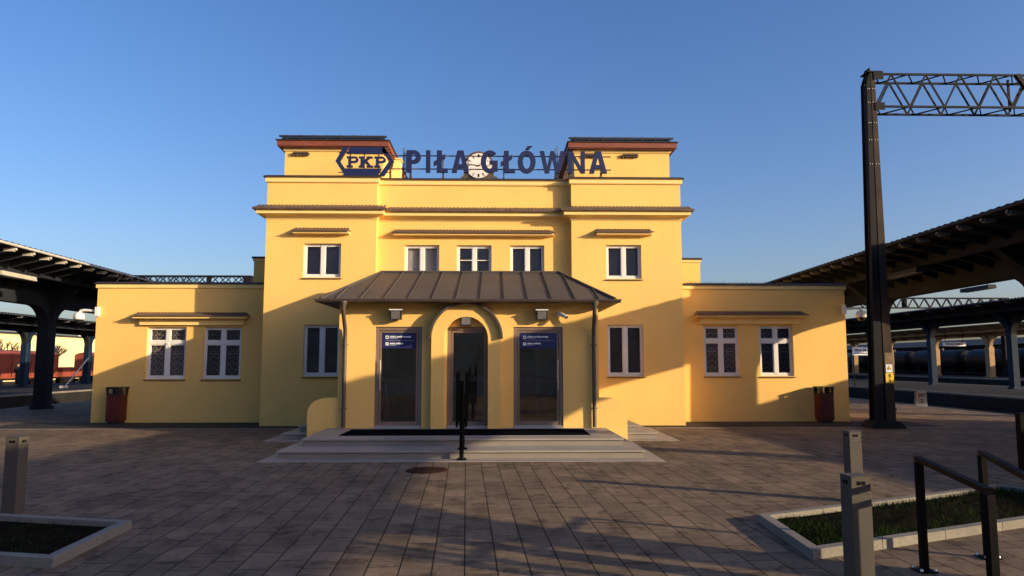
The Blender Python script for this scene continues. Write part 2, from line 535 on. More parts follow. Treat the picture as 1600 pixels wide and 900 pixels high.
w = MB()
front_wall(w, XL0, XL1, -0.1, ZT, YM, [wins_main['ul'], wins_main['ll']])
front_wall(w, XR0, XR1, -0.1, ZT, YM, [wins_main['ur'], wins_main['lr']])
front_wall(w, XL1, XR0, -0.1, ZT, YR, wins_mid)
for x in (XL1, XR0):
    w.add([(x, YM, -0.1), (x, YR, -0.1), (x, YR, ZT), (x, YM, ZT)], [(0, 1, 2, 3)])
for x in (XL0, XR1):
    w.add([(x, YM, -0.1), (x, 31, -0.1), (x, 31, ZT), (x, YM, ZT)], [(0, 1, 2, 3)])
w.add([(XL0, 31, -0.1), (XR1, 31, -0.1), (XR1, 31, ZT), (XL0, 31, ZT)], [(3, 2, 1, 0)])
w.build('wall', 'stucco', bld)
# flat roof and parapet flashing
MB().prism([(XL0 + .05, YM + .05), (XL1 - .05, YM + .05), (XL1 - .05, YR + .05), (XR0 + .05, YR + .05), (XR0 + .05, YM + .05), (XR1 - .05, YM + .05), (XR1 - .05, 30.9), (XL0 + .05, 30.9)], 'z', 7.0, 7.15).build('flat_roof', 'flash', bld)
path = [(XL0, 31), (XL0, YM), (XL1, YM), (XL1, YR), (XR0, YR), (XR0, YM), (XR1, YM), (XR1, 31)]
# travel goes front-facing: outward must be to the left, so reverse and mirror
path_r = path
def sweep_out(prof, pth):
    mb = MB()
    mb.sweep(pth, prof)
    return mb
sweep_out([(0.002, 7.02), (0.04, 7.03), (0.055, 7.06), (0.055, 7.165), (0.07, 7.18), (0.07, 7.19), (-0.2, 7.19), (-0.2, 7.02)], path_r).build('parapet_moulding', 'stucco_trim', bld)
sweep_out([(0.105, 7.175), (0.105, 7.205), (0.02, 7.245), (-0.25, 7.245), (-0.25, 7.193), (0.09, 7.193), (0.09, 7.175)], path_r).build('parapet_flashing', 'flash', bld)
sweep_out([(0.002, 5.93), (0.02, 5.95), (0.04, 6.0), (0.10, 6.03), (0.20, 6.05), (0.235, 6.07), (0.235, 6.19), (0.26, 6.2), (0.26, 6.215), (0.002, 6.215)], path_r).build('cornice', 'stucco_trim', bld)
sweep_out([(0.325, 6.185), (0.325, 6.225), (0.18, 6.31), (0.002, 6.355), (0.002, 6.218), (0.30, 6.218), (0.30, 6.185)], path_r).build('cornice_tiles', 'tile', bld)

def tile_ribs(mb, x0, x1, y_out, y_in, z_out, z_in, step=0.11):
    x = x0 + step / 2
    while x < x1:
        mb.bar((x, y_out, z_out), (x, y_in, z_in), 0.05, 0.03)
        x += step
q = MB()
tile_ribs(q, XL0 - .25, XL1 + .25, YM - .325, YM - .01, 6.225, 6.36)
tile_ribs(q, XL1 + .32, XR0 - .32, YR - .325, YR - .01, 6.225, 6.36)
tile_ribs(q, XR0 - .25, XR1 + .25, YM - .325, YM - .01, 6.225, 6.36)
q.build('tile_rolls', 'tile', bld)

def window(x0, x1, z0, z1, y, pane='blind', style='two', lattice=False, label=None):
    yy = y + 0.09
    fw, cw = 0.055, 0.05
    f = MB()
    f.box(x0, x0 + fw, yy, yy + .06, z0, z1).box(x1 - fw, x1, yy, yy + .06, z0, z1)
    f.box(x0 + fw, x1 - fw, yy, yy + .06, z1 - fw, z1).box(x0 + fw, x1 - fw, yy, yy + .06, z0, z0 + fw + .02)
    mx = (x0 + x1) / 2
    f.box(mx - .055, mx + .055, yy - .004, yy + .055, z0 + fw + .02, z1 - fw)
    zt = None
    if style == 'cross':
        zt = z0 + (z1 - z0) * 0.70
        f.box(x0 + fw, mx - .055, yy - .006, yy + .054, zt - .055, zt + .055).box(mx + .055, x1 - fw, yy - .006, yy + .054, zt - .055, zt + .055)
        f.box(mx - .04, mx + .04, yy - .03, yy - .004, zt - .06, zt + .01)
    if style == 'bars':
        zb = z0 + (z1 - z0) * 0.52
        f.box(x0 + fw, mx - .055, yy + .0, yy + .05, zb - .012, zb + .012).box(mx + .055, x1 - fw, yy, yy + .05, zb - .012, zb + .012)
    # inner sash rims
    cells = [(x0 + fw, mx - .055), (mx + .055, x1 - fw)]
    rows = [(z0 + fw + .02, zt - .055), (zt + .055, z1 - fw)] if zt else [(z0 + fw + .02, z1 - fw)]
    for a, b_ in cells:
        for c, d in rows:
            r_ = 0.028
            f.box(a, a + r_, yy + .012, yy + .05, c, d).box(b_ - r_, b_, yy + .012, yy + .05, c, d)
            f.box(a + r_, b_ - r_, yy + .012, yy + .05, c, c + r_).box(a + r_, b_ - r_, yy + .012, yy + .05, d - r_, d)
    wo = f.build('window', 'white', bld, label=label)
    p = MB().add([(x0 + .03, yy + .035, z0 + .03), (x1 - .03, yy + .035, z0 + .03), (x1 - .03, yy + .035, z1 - .03), (x0 + .03, yy + .035, z1 - .03)], [(0, 1, 2, 3)])
    p.build('pane', 'glass', wo)
    MB().add([(x0, yy + .12, z0), (x1, yy + .12, z0), (x1, yy + .12, z1), (x0, yy + .12, z1)], [(0, 1, 2, 3)]).build('blind', pane, wo)
    if lattice:
        L = MB()
        for a, b_ in cells:
            for c, d in rows:
                a2, b2, c2, d2 = a + .02, b_ - .02, c + .02, d - .02
                W = b2 - a2
                s = W / 2.0
                ys = yy + .06
                nrow = max(2, round((d2 - c2) / (s * 0.86)))
                hh = (d2 - c2) / nrow
                for r_ in range(nrow):
                    za, zb = c2 + r_ * hh, c2 + (r_ + 1) * hh
                    L.bar((a2, ys, za), (b2, ys, za), .010, .010)
                    for k in range(2):
                        u0 = a2 + k * s
                        L.bar((u0, ys, za), (u0 + s / 2, ys, zb), .009, .009)
                        L.bar((u0 + s / 2, ys, zb), (u0 + s, ys, za), .009, .009)
                        L.bar((u0 + s / 2, ys, za), (u0 + s * .75, ys, (za + zb) / 2), .009, .009)
                if d2 - c2 > 0.6:
                    zz = c2 + (d2 - c2) * .72
                    L.box(a2 + .06, b2 - .06, ys - .012, ys - .006, zz - .014, zz + .014)
        L.build('lattice', 'lattice', wo)
    # sill
    MB().prism([(y - .05, z0 - .045), (y - .05, z0 - .03), (yy - .002, z0 + .002), (yy - .002, z0 - .012), (y - .003, z0 - .045)], 'x', x0 - .035, x1 + .035).build('sill', 'sill', wo)
    return wo

for k, st in (('ul', 'two'), ('ll', 'two'), ('ur', 'two'), ('lr', 'two')):
    window(*wins_main[k], YM, style=st, pane='blind' if k[0] == 'u' else 'dim')
for i, wv in enumerate(wins_mid):
    window(*wv, YR, style='bars' if i == 1 else 'two')
for wv in wins_wl + wins_wr:
    window(*wv, YW, style='cross', lattice=True, pane='dim')

def hood(x0, x1, zc, y, big=False):
    """tiled hood with moulding above the windows"""
    h = MB()
    if big:
        h.box(x0 + .16, x1 - .16, y - .10, y - .002, zc - .22, zc - .058)
        h.box(x0 + .12, x1 - .12, y - .13, y - .002, zc - .058, zc - .03)
        h.prism([(y - .30, zc - .03), (y - .30, zc + .045), (y - .002, zc + .045), (y - .002, zc - .028), (y - .18, zc - .028)], 'x', x0 + .04, x1 - .04)
    else:
        h.prism([(y - .20, zc - .02), (y - .20, zc + .045), (y - .002, zc + .045), (y - .002, zc - .04)], 'x', x0 + .04, x1 - .04)
    o = h.build('window_hood', 'stucco_trim', bld)
    t = MB()
    yo = y - (.34 if big else .25)
    # hipped little tiled roof
    t.add([(x0, yo, zc + .048), (x1, yo, zc + .048), (x1, y - .002, zc + .048), (x0, y - .002, zc + .048),
           (x0 + .10, y - .002, zc + .16), (x1 - .10, y - .002, zc + .16)],
          [(0, 1, 5, 4), (0, 4, 3), (1, 2, 5), (0, 3, 2, 1), (3, 4, 5, 2)])
    t.box(x0 - .004, x1 + .004, yo - .012, yo, zc + .03, zc + .058)
    x = x0 + .1
    while x < x1 - .08:
        t.bar((x, yo + .005, zc + .052), (x, y - .005, zc + .165), 0.04, 0.028); x += .10
    t.build('hood_tiles', 'tile', o)
hood(-5.88, -4.2, 5.52, YM)
hood(2.90, 4.60, 5.52, YM)
hood(-3.03, 1.75, 5.53, YR)
hood(-10.9, -7.45, 3.14, YW, True)
hood(6.12, 9.56, 3.20, YW, True)

# wings
ZW = 4.18
def wing(x0, x1, wins, side, label):
    g = MB()
    front_wall(g, x0, x1, -0.1, ZW, YW, wins)
    xo = x0 if side < 0 else x1
    g.add([(xo, YW, -0.1), (xo, 30, -0.1), (xo, 30, ZW), (xo, YW, ZW)], [(0, 1, 2, 3)])
    g.add([(x0, 30, -0.1), (x1, 30, -0.1), (x1, 30, ZW), (x0, 30, ZW)], [(0, 1, 2, 3)])
    wo = g.build('wing', 'stucco', bld, label=label)
    if side < 0: pth = [(x0, 30), (x0, YW), (x1 - .01, YW)]
    else: pth = [(x0 + .01, YW), (x1, YW), (x1, 30)]
    sweep_out([(0.002, 4.03), (0.03, 4.04), (0.045, 4.06), (0.045, 4.17), (-.2, 4.17), (-.2, 4.03)], pth).build('wing_moulding', 'stucco_trim', wo)
    sweep_out([(0.08, 4.165), (0.08, 4.195), (0.0, 4.235), (-0.22, 4.235), (-0.22, 4.173), (0.065, 4.173), (0.065, 4.165)], pth).build('wing_flashing', 'flash', wo)
    MB().box(x0 + .05, x1 - .05, YW + .05, 29.95, 4.05, 4.12).build('wing_roof', 'flash', wo)
    return wo
wl_ = wing(-12.08, XL0, wins_wl, -1, 'low left wing with two lattice windows')
wr_ = wing(XR1, 10.84, wins_wr, 1, 'low right wing with two lattice windows')

# rooftop boxes behind the wings' roofs
for x0, x1 in ((-7.72, XL0 - .01), (XR1 + .01, 6.62)):
    o = MB().box(x0, x1, 23.3, 26, 4.12, 5.10).build('rooftop_block', 'stucco', bld)
    MB().box(x0 - .06, x1 + (.06 if x0 > 0 else 0), 23.24, 26.06, 5.102, 5.16).build('block_flashing', 'flash', o)
    MB().box(x0 - .03, x1 + (.03 if x0 > 0 else 0), 23.27, 26.03, 5.02, 5.10).build('block_moulding', 'stucco_trim', o)

# towers
for x0, x1 in ((-6.55, -3.52), (2.46, 5.45)):
    o = MB().box(x0, x1, 22.3, 27.9, 7.14, 8.54).build('roof_tower', 'stucco', bld)
    pth = [(x0, 27.9), (x0, 22.3), (x1, 22.3), (x1, 27.9), (x0, 27.9)]
    MB().sweep(pth[:-1], [(0.002, 8.32), (.03, 8.33), (.05, 8.37), (.05, 8.41), (.002, 8.41)]).build('tower_moulding', 'stucco_trim', o)
    MB().box(x0 - .16, x1 + .16, 22.14, 28.06, 8.42, 8.45).box(x0 - .20, x1 + .20, 22.10, 28.10, 8.453, 8.62).build('wooden_eaves', 'wood', o)
    q = MB().box(x0 - .24, x1 + .24, 22.06, 28.14, 8.623, 8.65)
    # hipped upper tier
    a0, a1, c0, c1 = x0 - .16, x1 + .10, 22.26, 27.9
    q.add([(a0, c0, 8.653), (a1, c0, 8.653), (a1, c1, 8.653), (a0, c1, 8.653), (a0 + .06, c0 + .06, 8.78), (a1 - .06, c0 + .06, 8.78), (a1 - .06, c1 - .06, 8.78), (a0 + .06, c1 - .06, 8.78),
           ((a0 + a1) / 2, (c0 + c1) / 2, 9.0)],
          [(0, 1, 5, 4), (1, 2, 6, 5), (2, 3, 7, 6), (3, 0, 4, 7), (4, 5, 8), (5, 6, 8), (6, 7, 8), (7, 4, 8)])
    q.box(a0 - .02, a1 + .02, c0 - .05, c0 + .03, 8.775, 8.82)
    x = a0 + .2
    while x < a1:
        q.box(x - .015, x + .015, c0 - .03, c0 + .03, 8.66, 8.84); x += .42
    q.build('tower_roof', 'flash', o)
    for vx in ((x0 + .5,) if x0 < 0 else (x0 + .55, x0 + 1.75)):
        v = MB().box(vx - .27, vx + .27, 22.24, 22.298, 8.22, 8.25).box(vx - .24, vx + .24, 22.20, 22.298, 8.253, 8.285)
        for k in range(5):
            v.box(vx - .24 + k * .11, vx - .2 + k * .11, 22.21, 22.29, 8.18, 8.22)
        v.build('vent_slot', 'tile', o)

# small roof chimney behind the left tower
q = MB().box(-3.38, -3.15, 23.6, 24.0, 7.15, 8.45).box(-3.42, -3.11, 23.56, 24.04, 8.453, 8.5)
q.build('chimney', 'stucco_trim', bld)

# porch
PX0, PX1, ZP = -3.62, 2.40, 3.22
D_L, D_R, D_C = (-2.78, -1.70, 0.30, 2.62), (0.42, 1.57, 0.30, 2.62), (-1.12, -0.13, 0.30, 2.62)
g = MB()
front_wall(g, PX0, PX1, -0.1, ZP, YP, [D_L, D_R, D_C], depth=0.30)
for x in (PX0, PX1):
    g.add([(x, YP, -0.1), (x, YM, -0.1), (x, YM, ZP), (x, YP, ZP)], [(0, 1, 2, 3)])
porch = g.build('porch', 'stucco', bld)
# inside of the porch: floor, back and side walls, ceiling
g = MB()
ya, yb_ = YP + .302, 20.6
front_wall(g, PX0 + .3, PX1 - .3, 0.3, 3.1, ya, [D_L, D_R, D_C], depth=0.0)
g.add([(PX0 + .3, yb_, .3), (PX1 - .3, yb_, .3), (PX1 - .3, yb_, 3.1), (PX0 + .3, yb_, 3.1)], [(0, 1, 2, 3)])
for x in (PX0 + .3, PX1 - .3):
    g.add([(x, ya, .3), (x, yb_, .3), (x, yb_, 3.1), (x, ya, 3.1)], [(0, 1, 2, 3)])
g.add([(PX0 + .3, ya, 3.1), (PX1 - .3, ya, 3.1), (PX1 - .3, yb_, 3.1), (PX0 + .3, yb_, 3.1)], [(0, 1, 2, 3)])
g.build('vestibule', 'interior', porch)
MB().box(PX0 + .02, PX1 - .02, YP + .16, yb_, 0.2, 0.296).build('vestibule_floor', 'interior_floor', porch)
# inner glazed doors seen through the outer ones
q = MB()
for x in (-2.95, -2.05, -1.2, -.25, .55, 1.15, 1.8):
    q.box(x - .03, x + .03, 20.0, 20.06, .3, 2.5)
q.box(-3.2, 2.1, 20.0, 20.06, 2.5, 2.58).box(-3.2, 2.1, 19.99, 20.05, 1.28, 1.42)
q.build('inner_doors', 'white', porch)
q = MB().box(-2.0, -1.72, 19.3, 19.33, 2.0, 2.22).build('notice', mat('orange_notice', (.35, .09, .02), .6), porch)
MB().box(-2.0, -1.86, 19.3, 19.33, 1.72, 1.82).box(.1, .35, 19.6, 19.63, 1.6, 1.9).build('notice', 'white', porch)

# central arched surround
ac, ri, ro, zs, ypf = -0.67, 0.50, 0.80, 2.345, 16.82
def arch_poly(cx, r, zs_, z0, n=24):
    return [(cx - r, z0), (cx - r, zs_)] + [(cx + r * math.cos(PI - PI * k / n), zs_ + r * math.sin(PI - PI * k / n)) for k in range(1, n)] + [(cx + r, zs_), (cx + r, z0)]
g = MB()
inn, out_ = arch_poly(ac, ri, zs, 0.30), arch_poly(ac, ro, zs, 0.30)
n = len(inn)
for y in (ypf,):
    vs = [(x, y, z) for x, z in inn] + [(x, y, z) for x, z in out_]
    g.add(vs, [(i, i + n, i + n + 1, i + 1) for i in range(n - 1)])
for pl in (inn, out_):
    vs = [(x, ypf, z) for x, z in pl] + [(x, YP - .001, z) for x, z in pl]
    g.add(vs, [(i, i + 1, i + 1 + n, i + n) for i in range(n - 1)])
g.build('arch_surround', 'stucco', porch)
hd = arch_poly(ac, ro + .045, zs, zs - .12); hi = arch_poly(ac, ro - .004, zs, zs - .12)
hd = [(x, z) for x, z in hd]; 
g = MB()
vs = []
for y in (16.70, YP - .003):
    vs += [(x, y, z) for x, z in hi[1:-1]] + [(x, y, z) for x, z in hd[1:-1]]
m_ = len(hi) - 2
fs = []
for i in range(m_ - 1):
    fs += [(i, i + 1, m_ + i + 1, m_ + i), (2 * m_ + i, 3 * m_ + i, 3 * m_ + i + 1, 2 * m_ + i + 1), (i, 2 * m_ + i, 2 * m_ + i + 1, i + 1), (m_ + i, m_ + i + 1, 3 * m_ + i + 1, 3 * m_ + i)]
fs += [(0, m_, 3 * m_, 2 * m_), (m_ - 1, 3 * m_ - 1, 4 * m_ - 1, 2 * m_ - 1)]
g.add(vs, fs)
g.build('arch_hood', 'gutter', porch)

# doors
def door(x0, x1, z0, z1, y, sign, handle_side, label):
    ws = 0.085
    yy = y + .035
    f = MB()
    f.box(x0, x0 + ws, yy, yy + .08, z0, z1).box(x1 - ws, x1, yy, yy + .08, z0, z1).box(x0 + ws, x1 - ws, yy, yy + .08, z1 - ws, z1)
    f.box(x0 + ws, x1 - ws, yy + .0, yy + .08, z0, z0 + .045)
    d = f.build('door', 'doorframe', bld, bevel=.004, label=label)
    # leaf
    lf = MB(); a, b_, c, e = x0 + ws + .008, x1 - ws - .008, z0 + .05, z1 - ws - .008
    s = .045
    lf.box(a, a + s, yy + .02, yy + .07, c, e).box(b_ - s, b_, yy + .02, yy + .07, c, e).box(a + s, b_ - s, yy + .02, yy + .07, e - s, e).box(a + s, b_ - s, yy + .02, yy + .07, c, c + .09)
    lf.build('leaf', 'doorframe', d, bevel=.003)
    MB().add([(a + .02, yy + .045, c + .04), (b_ - .02, yy + .045, c + .04), (b_ - .02, yy + .045, e - .02), (a + .02, yy + .045, e - .02)], [(0, 1, 2, 3)]).build('pane', 'doorglass', d)
    MB().prism([(y - .03, z0 + .002), (yy - .002, z0 + .002), (yy - .002, z0 + .055), (y - .03, z0 + .02)], 'x', x0 + .015, x1 - .015).build('threshold', 'mat_edge', d)
    if handle_side:
        hx = a + .03 if handle_side < 0 else b_ - .03
        h = MB().tube([(hx, yy - .06, z0 + .85), (hx, yy - .06, z0 + 1.55)], .014, 10)
        for z in (z0 + 1.0, z0 + 1.4):
            h.tube([(hx, yy - .06, z), (hx, yy + .03, z)], .010, 8)
        h.build('handle', 'steel', d)
    if sign:
        a2, b2 = a + s - .004, b_ - s + .004
        MB().box(a2, b2, yy + .030, yy + .042, e - s - .36, e - s + .002).build('notice_panel', 'navy', d)
        yt = yy + .027
        for k, (t1, t2, wd) in enumerate((('obiekt monitorowany', 'area monitored', .50), ('zakaz palenia', 'no smoking', .32))):
            zz = e - s - .10 - k * .155
            MB().box(a2 + .09, a2 + .165, yt - .003, yt, zz - .04, zz + .035).build('pictogram', 'whiteink', d)
            if k == 0:
                MB().prism([(a2 + .10, zz), (a2 + .15, zz + .018), (a2 + .15, zz - .012), (a2 + .11, zz - .022)], 'y', yt - .006, yt - .004).build('pictogram_mark', 'navy', d)
            else:
                MB().bar((a2 + .105, yt - .005, zz - .025), (a2 + .15, yt - .005, zz + .02), .012, .002).bar((a2 + .10, yt - .005, zz), (a2 + .14, yt - .005, zz), .008, .002).build('pictogram_mark', 'navy', d)
            text_mesh(t1, .062, (a2 + .185, yt, zz - .008), 'whiteink', d, extrude=.001, offset=.003, width=wd)
            text_mesh(t2, .030, (a2 + .185, yt, zz - .040), 'whiteink', d, extrude=.001, width=.19 if k == 0 else .13)
        MB().box(a2 + .09, b2 - .06, yt - .002, yt, e - s - .181, e - s - .178).build('divider', 'whiteink', d)
    return d
door(*D_L, YP, True, -1, 'left glass door with handle on its left side')
door(*D_R, YP, True, 1, 'right glass door with handle on its right side')
door(*D_C, YP + .02, False, 0, 'middle glazed panel under the arch, without notice')

# porch roof
E0, E1, EY, EZ = -3.98, 2.75, 16.60, 3.225
G0, G1, GY, GZ = -3.13, 1.74, 20.0, 4.26
rf = MB()
rf.add([(E0, EY, EZ), (E1, EY, EZ), (G1, GY, GZ), (G0, GY, GZ), (E0, YM - .003, EZ), (E1, YM - .003, EZ), (G0, YM - .003, GZ), (G1, YM - .003, GZ), (G0, YR - .003, GZ), (G1, YR - .003, GZ)],
       [(0, 1, 2, 3), (0, 3, 6, 4), (1, 5, 7, 2), (3, 2, 7, 6), (6, 7, 9, 8)])
rf.add([(E0, EY, EZ - .05), (E1, EY, EZ - .05), (E1, YM - .003, EZ - .05), (E0, YM - .003, EZ - .05)], [(0, 3, 2, 1)])
for p, q_ in (((E0, EY), (E1, EY)), ((E1, EY), (E1, YM - .003)), ((E0, YM - .003), (E0, EY))):
    rf.add([(p[0], p[1], EZ - .05), (q_[0], q_[1], EZ - .05), (q_[0], q_[1], EZ), (p[0], p[1], EZ)], [(0, 1, 2, 3)])
ro_ = rf.build('porch_roof', 'sheet', bld)
sm = MB()
# standing seams on the front slope (parallel to the slope, clipped by the hips)
def slope_pt(x, t):
    return (x, EY + (GY - EY) * t, EZ + (GZ - EZ) * t)
xs_ = [-3.62 + .545 * k for k in range(12)]
for x in xs_:
    tmax = 1.0
    if x < G0: tmax = (x - E0) / (G0 - E0)
    if x > G1: tmax = (E1 - x) / (E1 - G1)
    if tmax > .08:
        p = Vector(slope_pt(x, 0.0)) + Vector((0, 0, .02)); q_ = Vector(slope_pt(x, tmax)) + Vector((0, 0, .02))
        sm.bar(p, q_, .02, .035)
for sx, gx in ((E0, G0), (E1, G1)):
    sm.bar((sx, EY, EZ + .02), (gx, GY, GZ + .02), .05, .05)
    for k in range(1, 8):
        y = EY + .55 * k
        tm = min(1.0, (y - EY) / (GY - EY))
        sm.bar((sx, y, EZ + .02), (sx + (gx - sx) * tm, y, EZ + (GZ - EZ) * tm + .02), .028, .045)
sm.bar((G0 - .02, GY, GZ + .02), (G1 + .02, GY, GZ + .02), .08, .05)
sm.build('seams', 'sheet', ro_)
# eaves board + gutter
def gutter_half(mb, p, q_, out, r=.062):
    n_ = 8
    p, q_ = Vector(p), Vector(q_); o_ = Vector(out)
    vs = []
    for base in (p, q_):
        for k in range(n_ + 1):
            a = PI + PI * k / n_
            vs.append(base + o_ * (math.cos(a) * r) + Vector((0, 0, math.sin(a) * r)))
    m2 = n_ + 1
    mb.add(vs, [(k, k + 1, m2 + k + 1, m2 + k) for k in range(n_)], True)
gt = MB()
gutter_half(gt, (E0 - .06, EY - .06, EZ - .01), (E1 + .06, EY - .06, EZ - .01), (0, 1, 0))
gutter_half(gt, (E0 - .06, EY - .06, EZ - .01), (E0 - .06, YM - .02, EZ - .01), (1, 0, 0))
gutter_half(gt, (E1 + .06, EY - .06, EZ - .01), (E1 + .06, YM - .02, EZ - .01), (1, 0, 0))
gt.tube([(E0 - .12, EY - .122, EZ - .008), (E1 + .12, EY - .122, EZ - .008)], .012, 6)
gt.box(E0 - .12, E1 + .12, EY - .01, EY + .0, EZ - .07, EZ - .002)
x = E0 + .25
while x < E1:
    gt.tube([(x, EY - .06 + .066 * math.cos(a), EZ - .01 + .066 * math.sin(a)) for a in [PI + PI * k / 6 for k in range(7)]], .009, 5); x += .62
gt.build('gutter', 'gutter', ro_)
for dx, sgn in ((-3.44, -1), (2.26, 1)):
    d = MB()
    d.lathe([(.045, EZ - .22), (.055, EZ - .16), (.095, EZ - .075), (.095, EZ - .05)], dx, EY - .06, 12)
    d.tube([(dx, EY - .06, EZ - .2), (dx, EY - .02, EZ - .34), (dx + .01 * sgn, 16.75, EZ - .52), (dx + .02 * sgn, YP - .10, EZ - .66), (dx + .02 * sgn, YP - .08, EZ - .9), (dx + .02 * sgn, YP - .08, .32)], .046, 12)
    for z in (2.2, .75):
        d.tube([(dx + .02 * sgn, YP - .08, z - .015), (dx + .02 * sgn, YP - .08, z + .015)], .056, 12)
        d.tube([(dx + .02 * sgn - .075, YP - .08, z), (dx + .02 * sgn + .075, YP - .08, z)], .012, 6)
    d.build('downpipe', 'gutter', ro_, label='left brown downpipe' if sgn < 0 else 'right brown downpipe')

# flank walls with rounded outer shoulder
for x0, x1, s in ((-4.30, PX0 - .002, -1), (PX1 + .002, 3.05, 1)):
    zt = .98
    r_ = .42
    pl = []
    if s < 0:
        pl = [(x1, -.1), (x0, -.1)] + [(x0 + r_ - r_ * math.cos(PI / 2 * k / 8), zt - r_ * .75 + r_ * .75 * math.sin(PI / 2 * k / 8)) for k in range(9)] + [(x1, zt)]
    else:
        pl = [(x0, -.1), (x0, zt)] + [(x1 - r_ + r_ * math.sin(PI / 2 * k / 8), zt - r_ * .75 + r_ * .75 * math.cos(PI / 2 * k / 8)) for k in range(9)] + [(x1, -.1)]
    MB().prism(pl, 'y', YP + .002, YP + .25).build('flank_wall', 'stucco', porch)

# cable loops and bird spikes on the wing roofs
for x0, x1, lab in ((-11.95, -9.2, 'row of dark bird spikes on the left end of the left wing roof'), (5.9, 10.7, 'row of fine bird spikes along the right wing roof')):
    q = MB(); x = x0
    random.seed(4)
    q.box(x0, x1, YW + .02, YW + .06, 4.2355, 4.245)
    hgt = .15 if x0 < 0 else .05
    while x < x1:
        for k in range(2):
            a = random.uniform(-.06, .06)
            q.bar((x, YW + .04, 4.243), (x + a, YW + .04 + random.uniform(-.07, .07), 4.243 + hgt), .006 if x0 < 0 else .004)
        x += .045 if x0 < 0 else .07
    tag(q.build('bird_spikes', 'black'), lab, 'bird spikes')
lc = MB().tube([(-11.6 + .55 * t, YW - .02 - .05 * math.sin(PI * t), 4.05 + .42 * math.sin(PI * t * .8)) for t in [k / 10 for k in range(11)]], .008, 6)
tag(lc.build('cable', 'gutter'), 'thin loose cable loop arching over the top left corner of the left wing', 'cable')

# ------------------------------------------------------------------ entrance steps
st = thing('entrance_steps', 'wide grey granite steps and landing in front of the porch doors', 'steps', (-.6, 15, 0))
MB().box(-3.78, 2.52, 14.67, YP - .002, .04, .262).build('riser_block', 'granite', st)
MB().box(-3.81, 2.55, 14.63, YP - .003, .264, .30).build('landing', 'granite_top', st, bevel=.006)
MB().box(-4.03, 2.78, 13.88, YP - .004, .012, .122).build('riser_block', 'granite', st)
MB().box(-4.06, 2.81, 13.84, YP - .005, .124, .16).build('tread', 'granite_top', st, bevel=.006)
MB().box(-4.30, 3.10, 13.50, 17.6, -.1, .011).build('base_slab', 'granite_top', st)
for s, xa, xb, xc in ((-1, -4.92, -4.62, -5.3), (1, 3.78, 3.45, 4.25)):
    t = thing('side_steps', 'granite side steps behind the %s flank wall of the porch' % ('left' if s < 0 else 'right'), 'steps', ((xa + xb) / 2, 18, 0), 'side steps of the porch')
    xi = PX0 - .003 if s < 0 else PX1 + .003
    MB().box(xa, xi, 17.30, 20.3, .012, .122).build('riser_block', 'granite', t)
    MB().box(xa + .03 * s, xi, 17.27, 20.33, .124, .16).build('tread', 'granite_top', t, bevel=.006)
    MB().box(xb, xi, 17.62, 20.0, .161, .262).build('riser_block', 'granite', t)
    MB().box(xb + .03 * s, xi, 17.59, 20.03, .264, .30).build('tread', 'granite_top', t, bevel=.006)
    if s < 0: MB().box(xc, -4.302, 17.0, 20.345, -.1, .009).build('base_slab', 'granite_top', t)
    else: MB().box(3.102, xc, 17.0, 20.345, -.1, .009).build('base_slab', 'granite_top', t)
dm = thing('door_mat', 'long black rubber mat lying on the landing before the three doors', 'mat', (-.6, 15.9, .3))
MB().prism([(-3.24, 15.14), (2.02, 15.20), (2.02, 16.66), (-3.24, 16.62)], 'z', .3005, .304).build('mat_frame', 'mat_edge', dm)
MB().prism([(-3.20, 15.19), (1.98, 15.25), (1.98, 16.62), (-3.20, 16.58)], 'z', .3045, .312).build('mat', 'mat_rubber', dm)

# ------------------------------------------------------------------ centre handrail on the steps
hr = thing('step_handrail', 'black double handrail standing in the middle of the entrance steps', 'handrail', (-.6, 13.75, 0))
xh = -.62
for y, z0, zt in ((13.72, .012, 1.46), (14.1, .162, 1.2)):
    q = MB().tube([(xh, y, z0), (xh, y, zt)], .042, 12).box(xh - .09, xh + .09, y - .09, y + .09, z0, z0 + .012)
    for sx in (-1, 1):
        for sy in (-1, 1):
            q.tube([(xh + sx * .06, y + sy * .06, z0 + .012), (xh + sx * .06, y + sy * .06, z0 + .035)], .012, 6)
    for zz in (zt - .45, zt - .72):
        q.tube([(xh - .085, y, zz), (xh + .085, y, zz)], .016, 8)
    q.build('post', 'black', hr)
for s in (-.085, .085):
    X = xh + s
    def rr(pts, r_=.07, k=4):
        out = []
        m3 = len(pts)
        for i in range(m3):
            p0, p1, p2 = Vector(pts[i - 1]), Vector(pts[i]), Vector(pts[(i + 1) % m3])
            a = p1 + (p0 - p1).normalized() * r_; b2 = p1 + (p2 - p1).normalized() * r_
            for j in range(k + 1):
                t_ = j / k
                out.append(a * (1 - t_) ** 2 + p1 * 2 * t_ * (1 - t_) + b2 * t_ ** 2)
        return out
    MB().tube(rr([(X, 13.55, .62), (X, 13.55, 1.60), (X, 14.25, 1.68), (X, 14.25, .70)]), .021, 8, closed=True).build('rail', 'black', hr)
for y, z in ((13.35, 1.2), (15.75, 1.5)):
    pass

# ------------------------------------------------------------------ manhole
mh = thing('manhole_cover', 'round rusty iron manhole cover set in the paving before the steps', 'manhole cover', (-1.13, 12.45, 0))
MB().lathe([(.36, 0.001), (.36, .012), (.33, .014)], -1.13, 12.45, 32).build('rim', 'manhole', mh)
q = MB().lathe([(.318, .0145), (.318, .017)], -1.13, 12.45, 32)
for k in range(-3, 4):
    q.box(-1.13 - .25, -1.13 + .25, 12.45 + k * .08 - .012, 12.45 + k * .08 + .012, .0175, .022)
q.build('lid', 'manhole', mh)

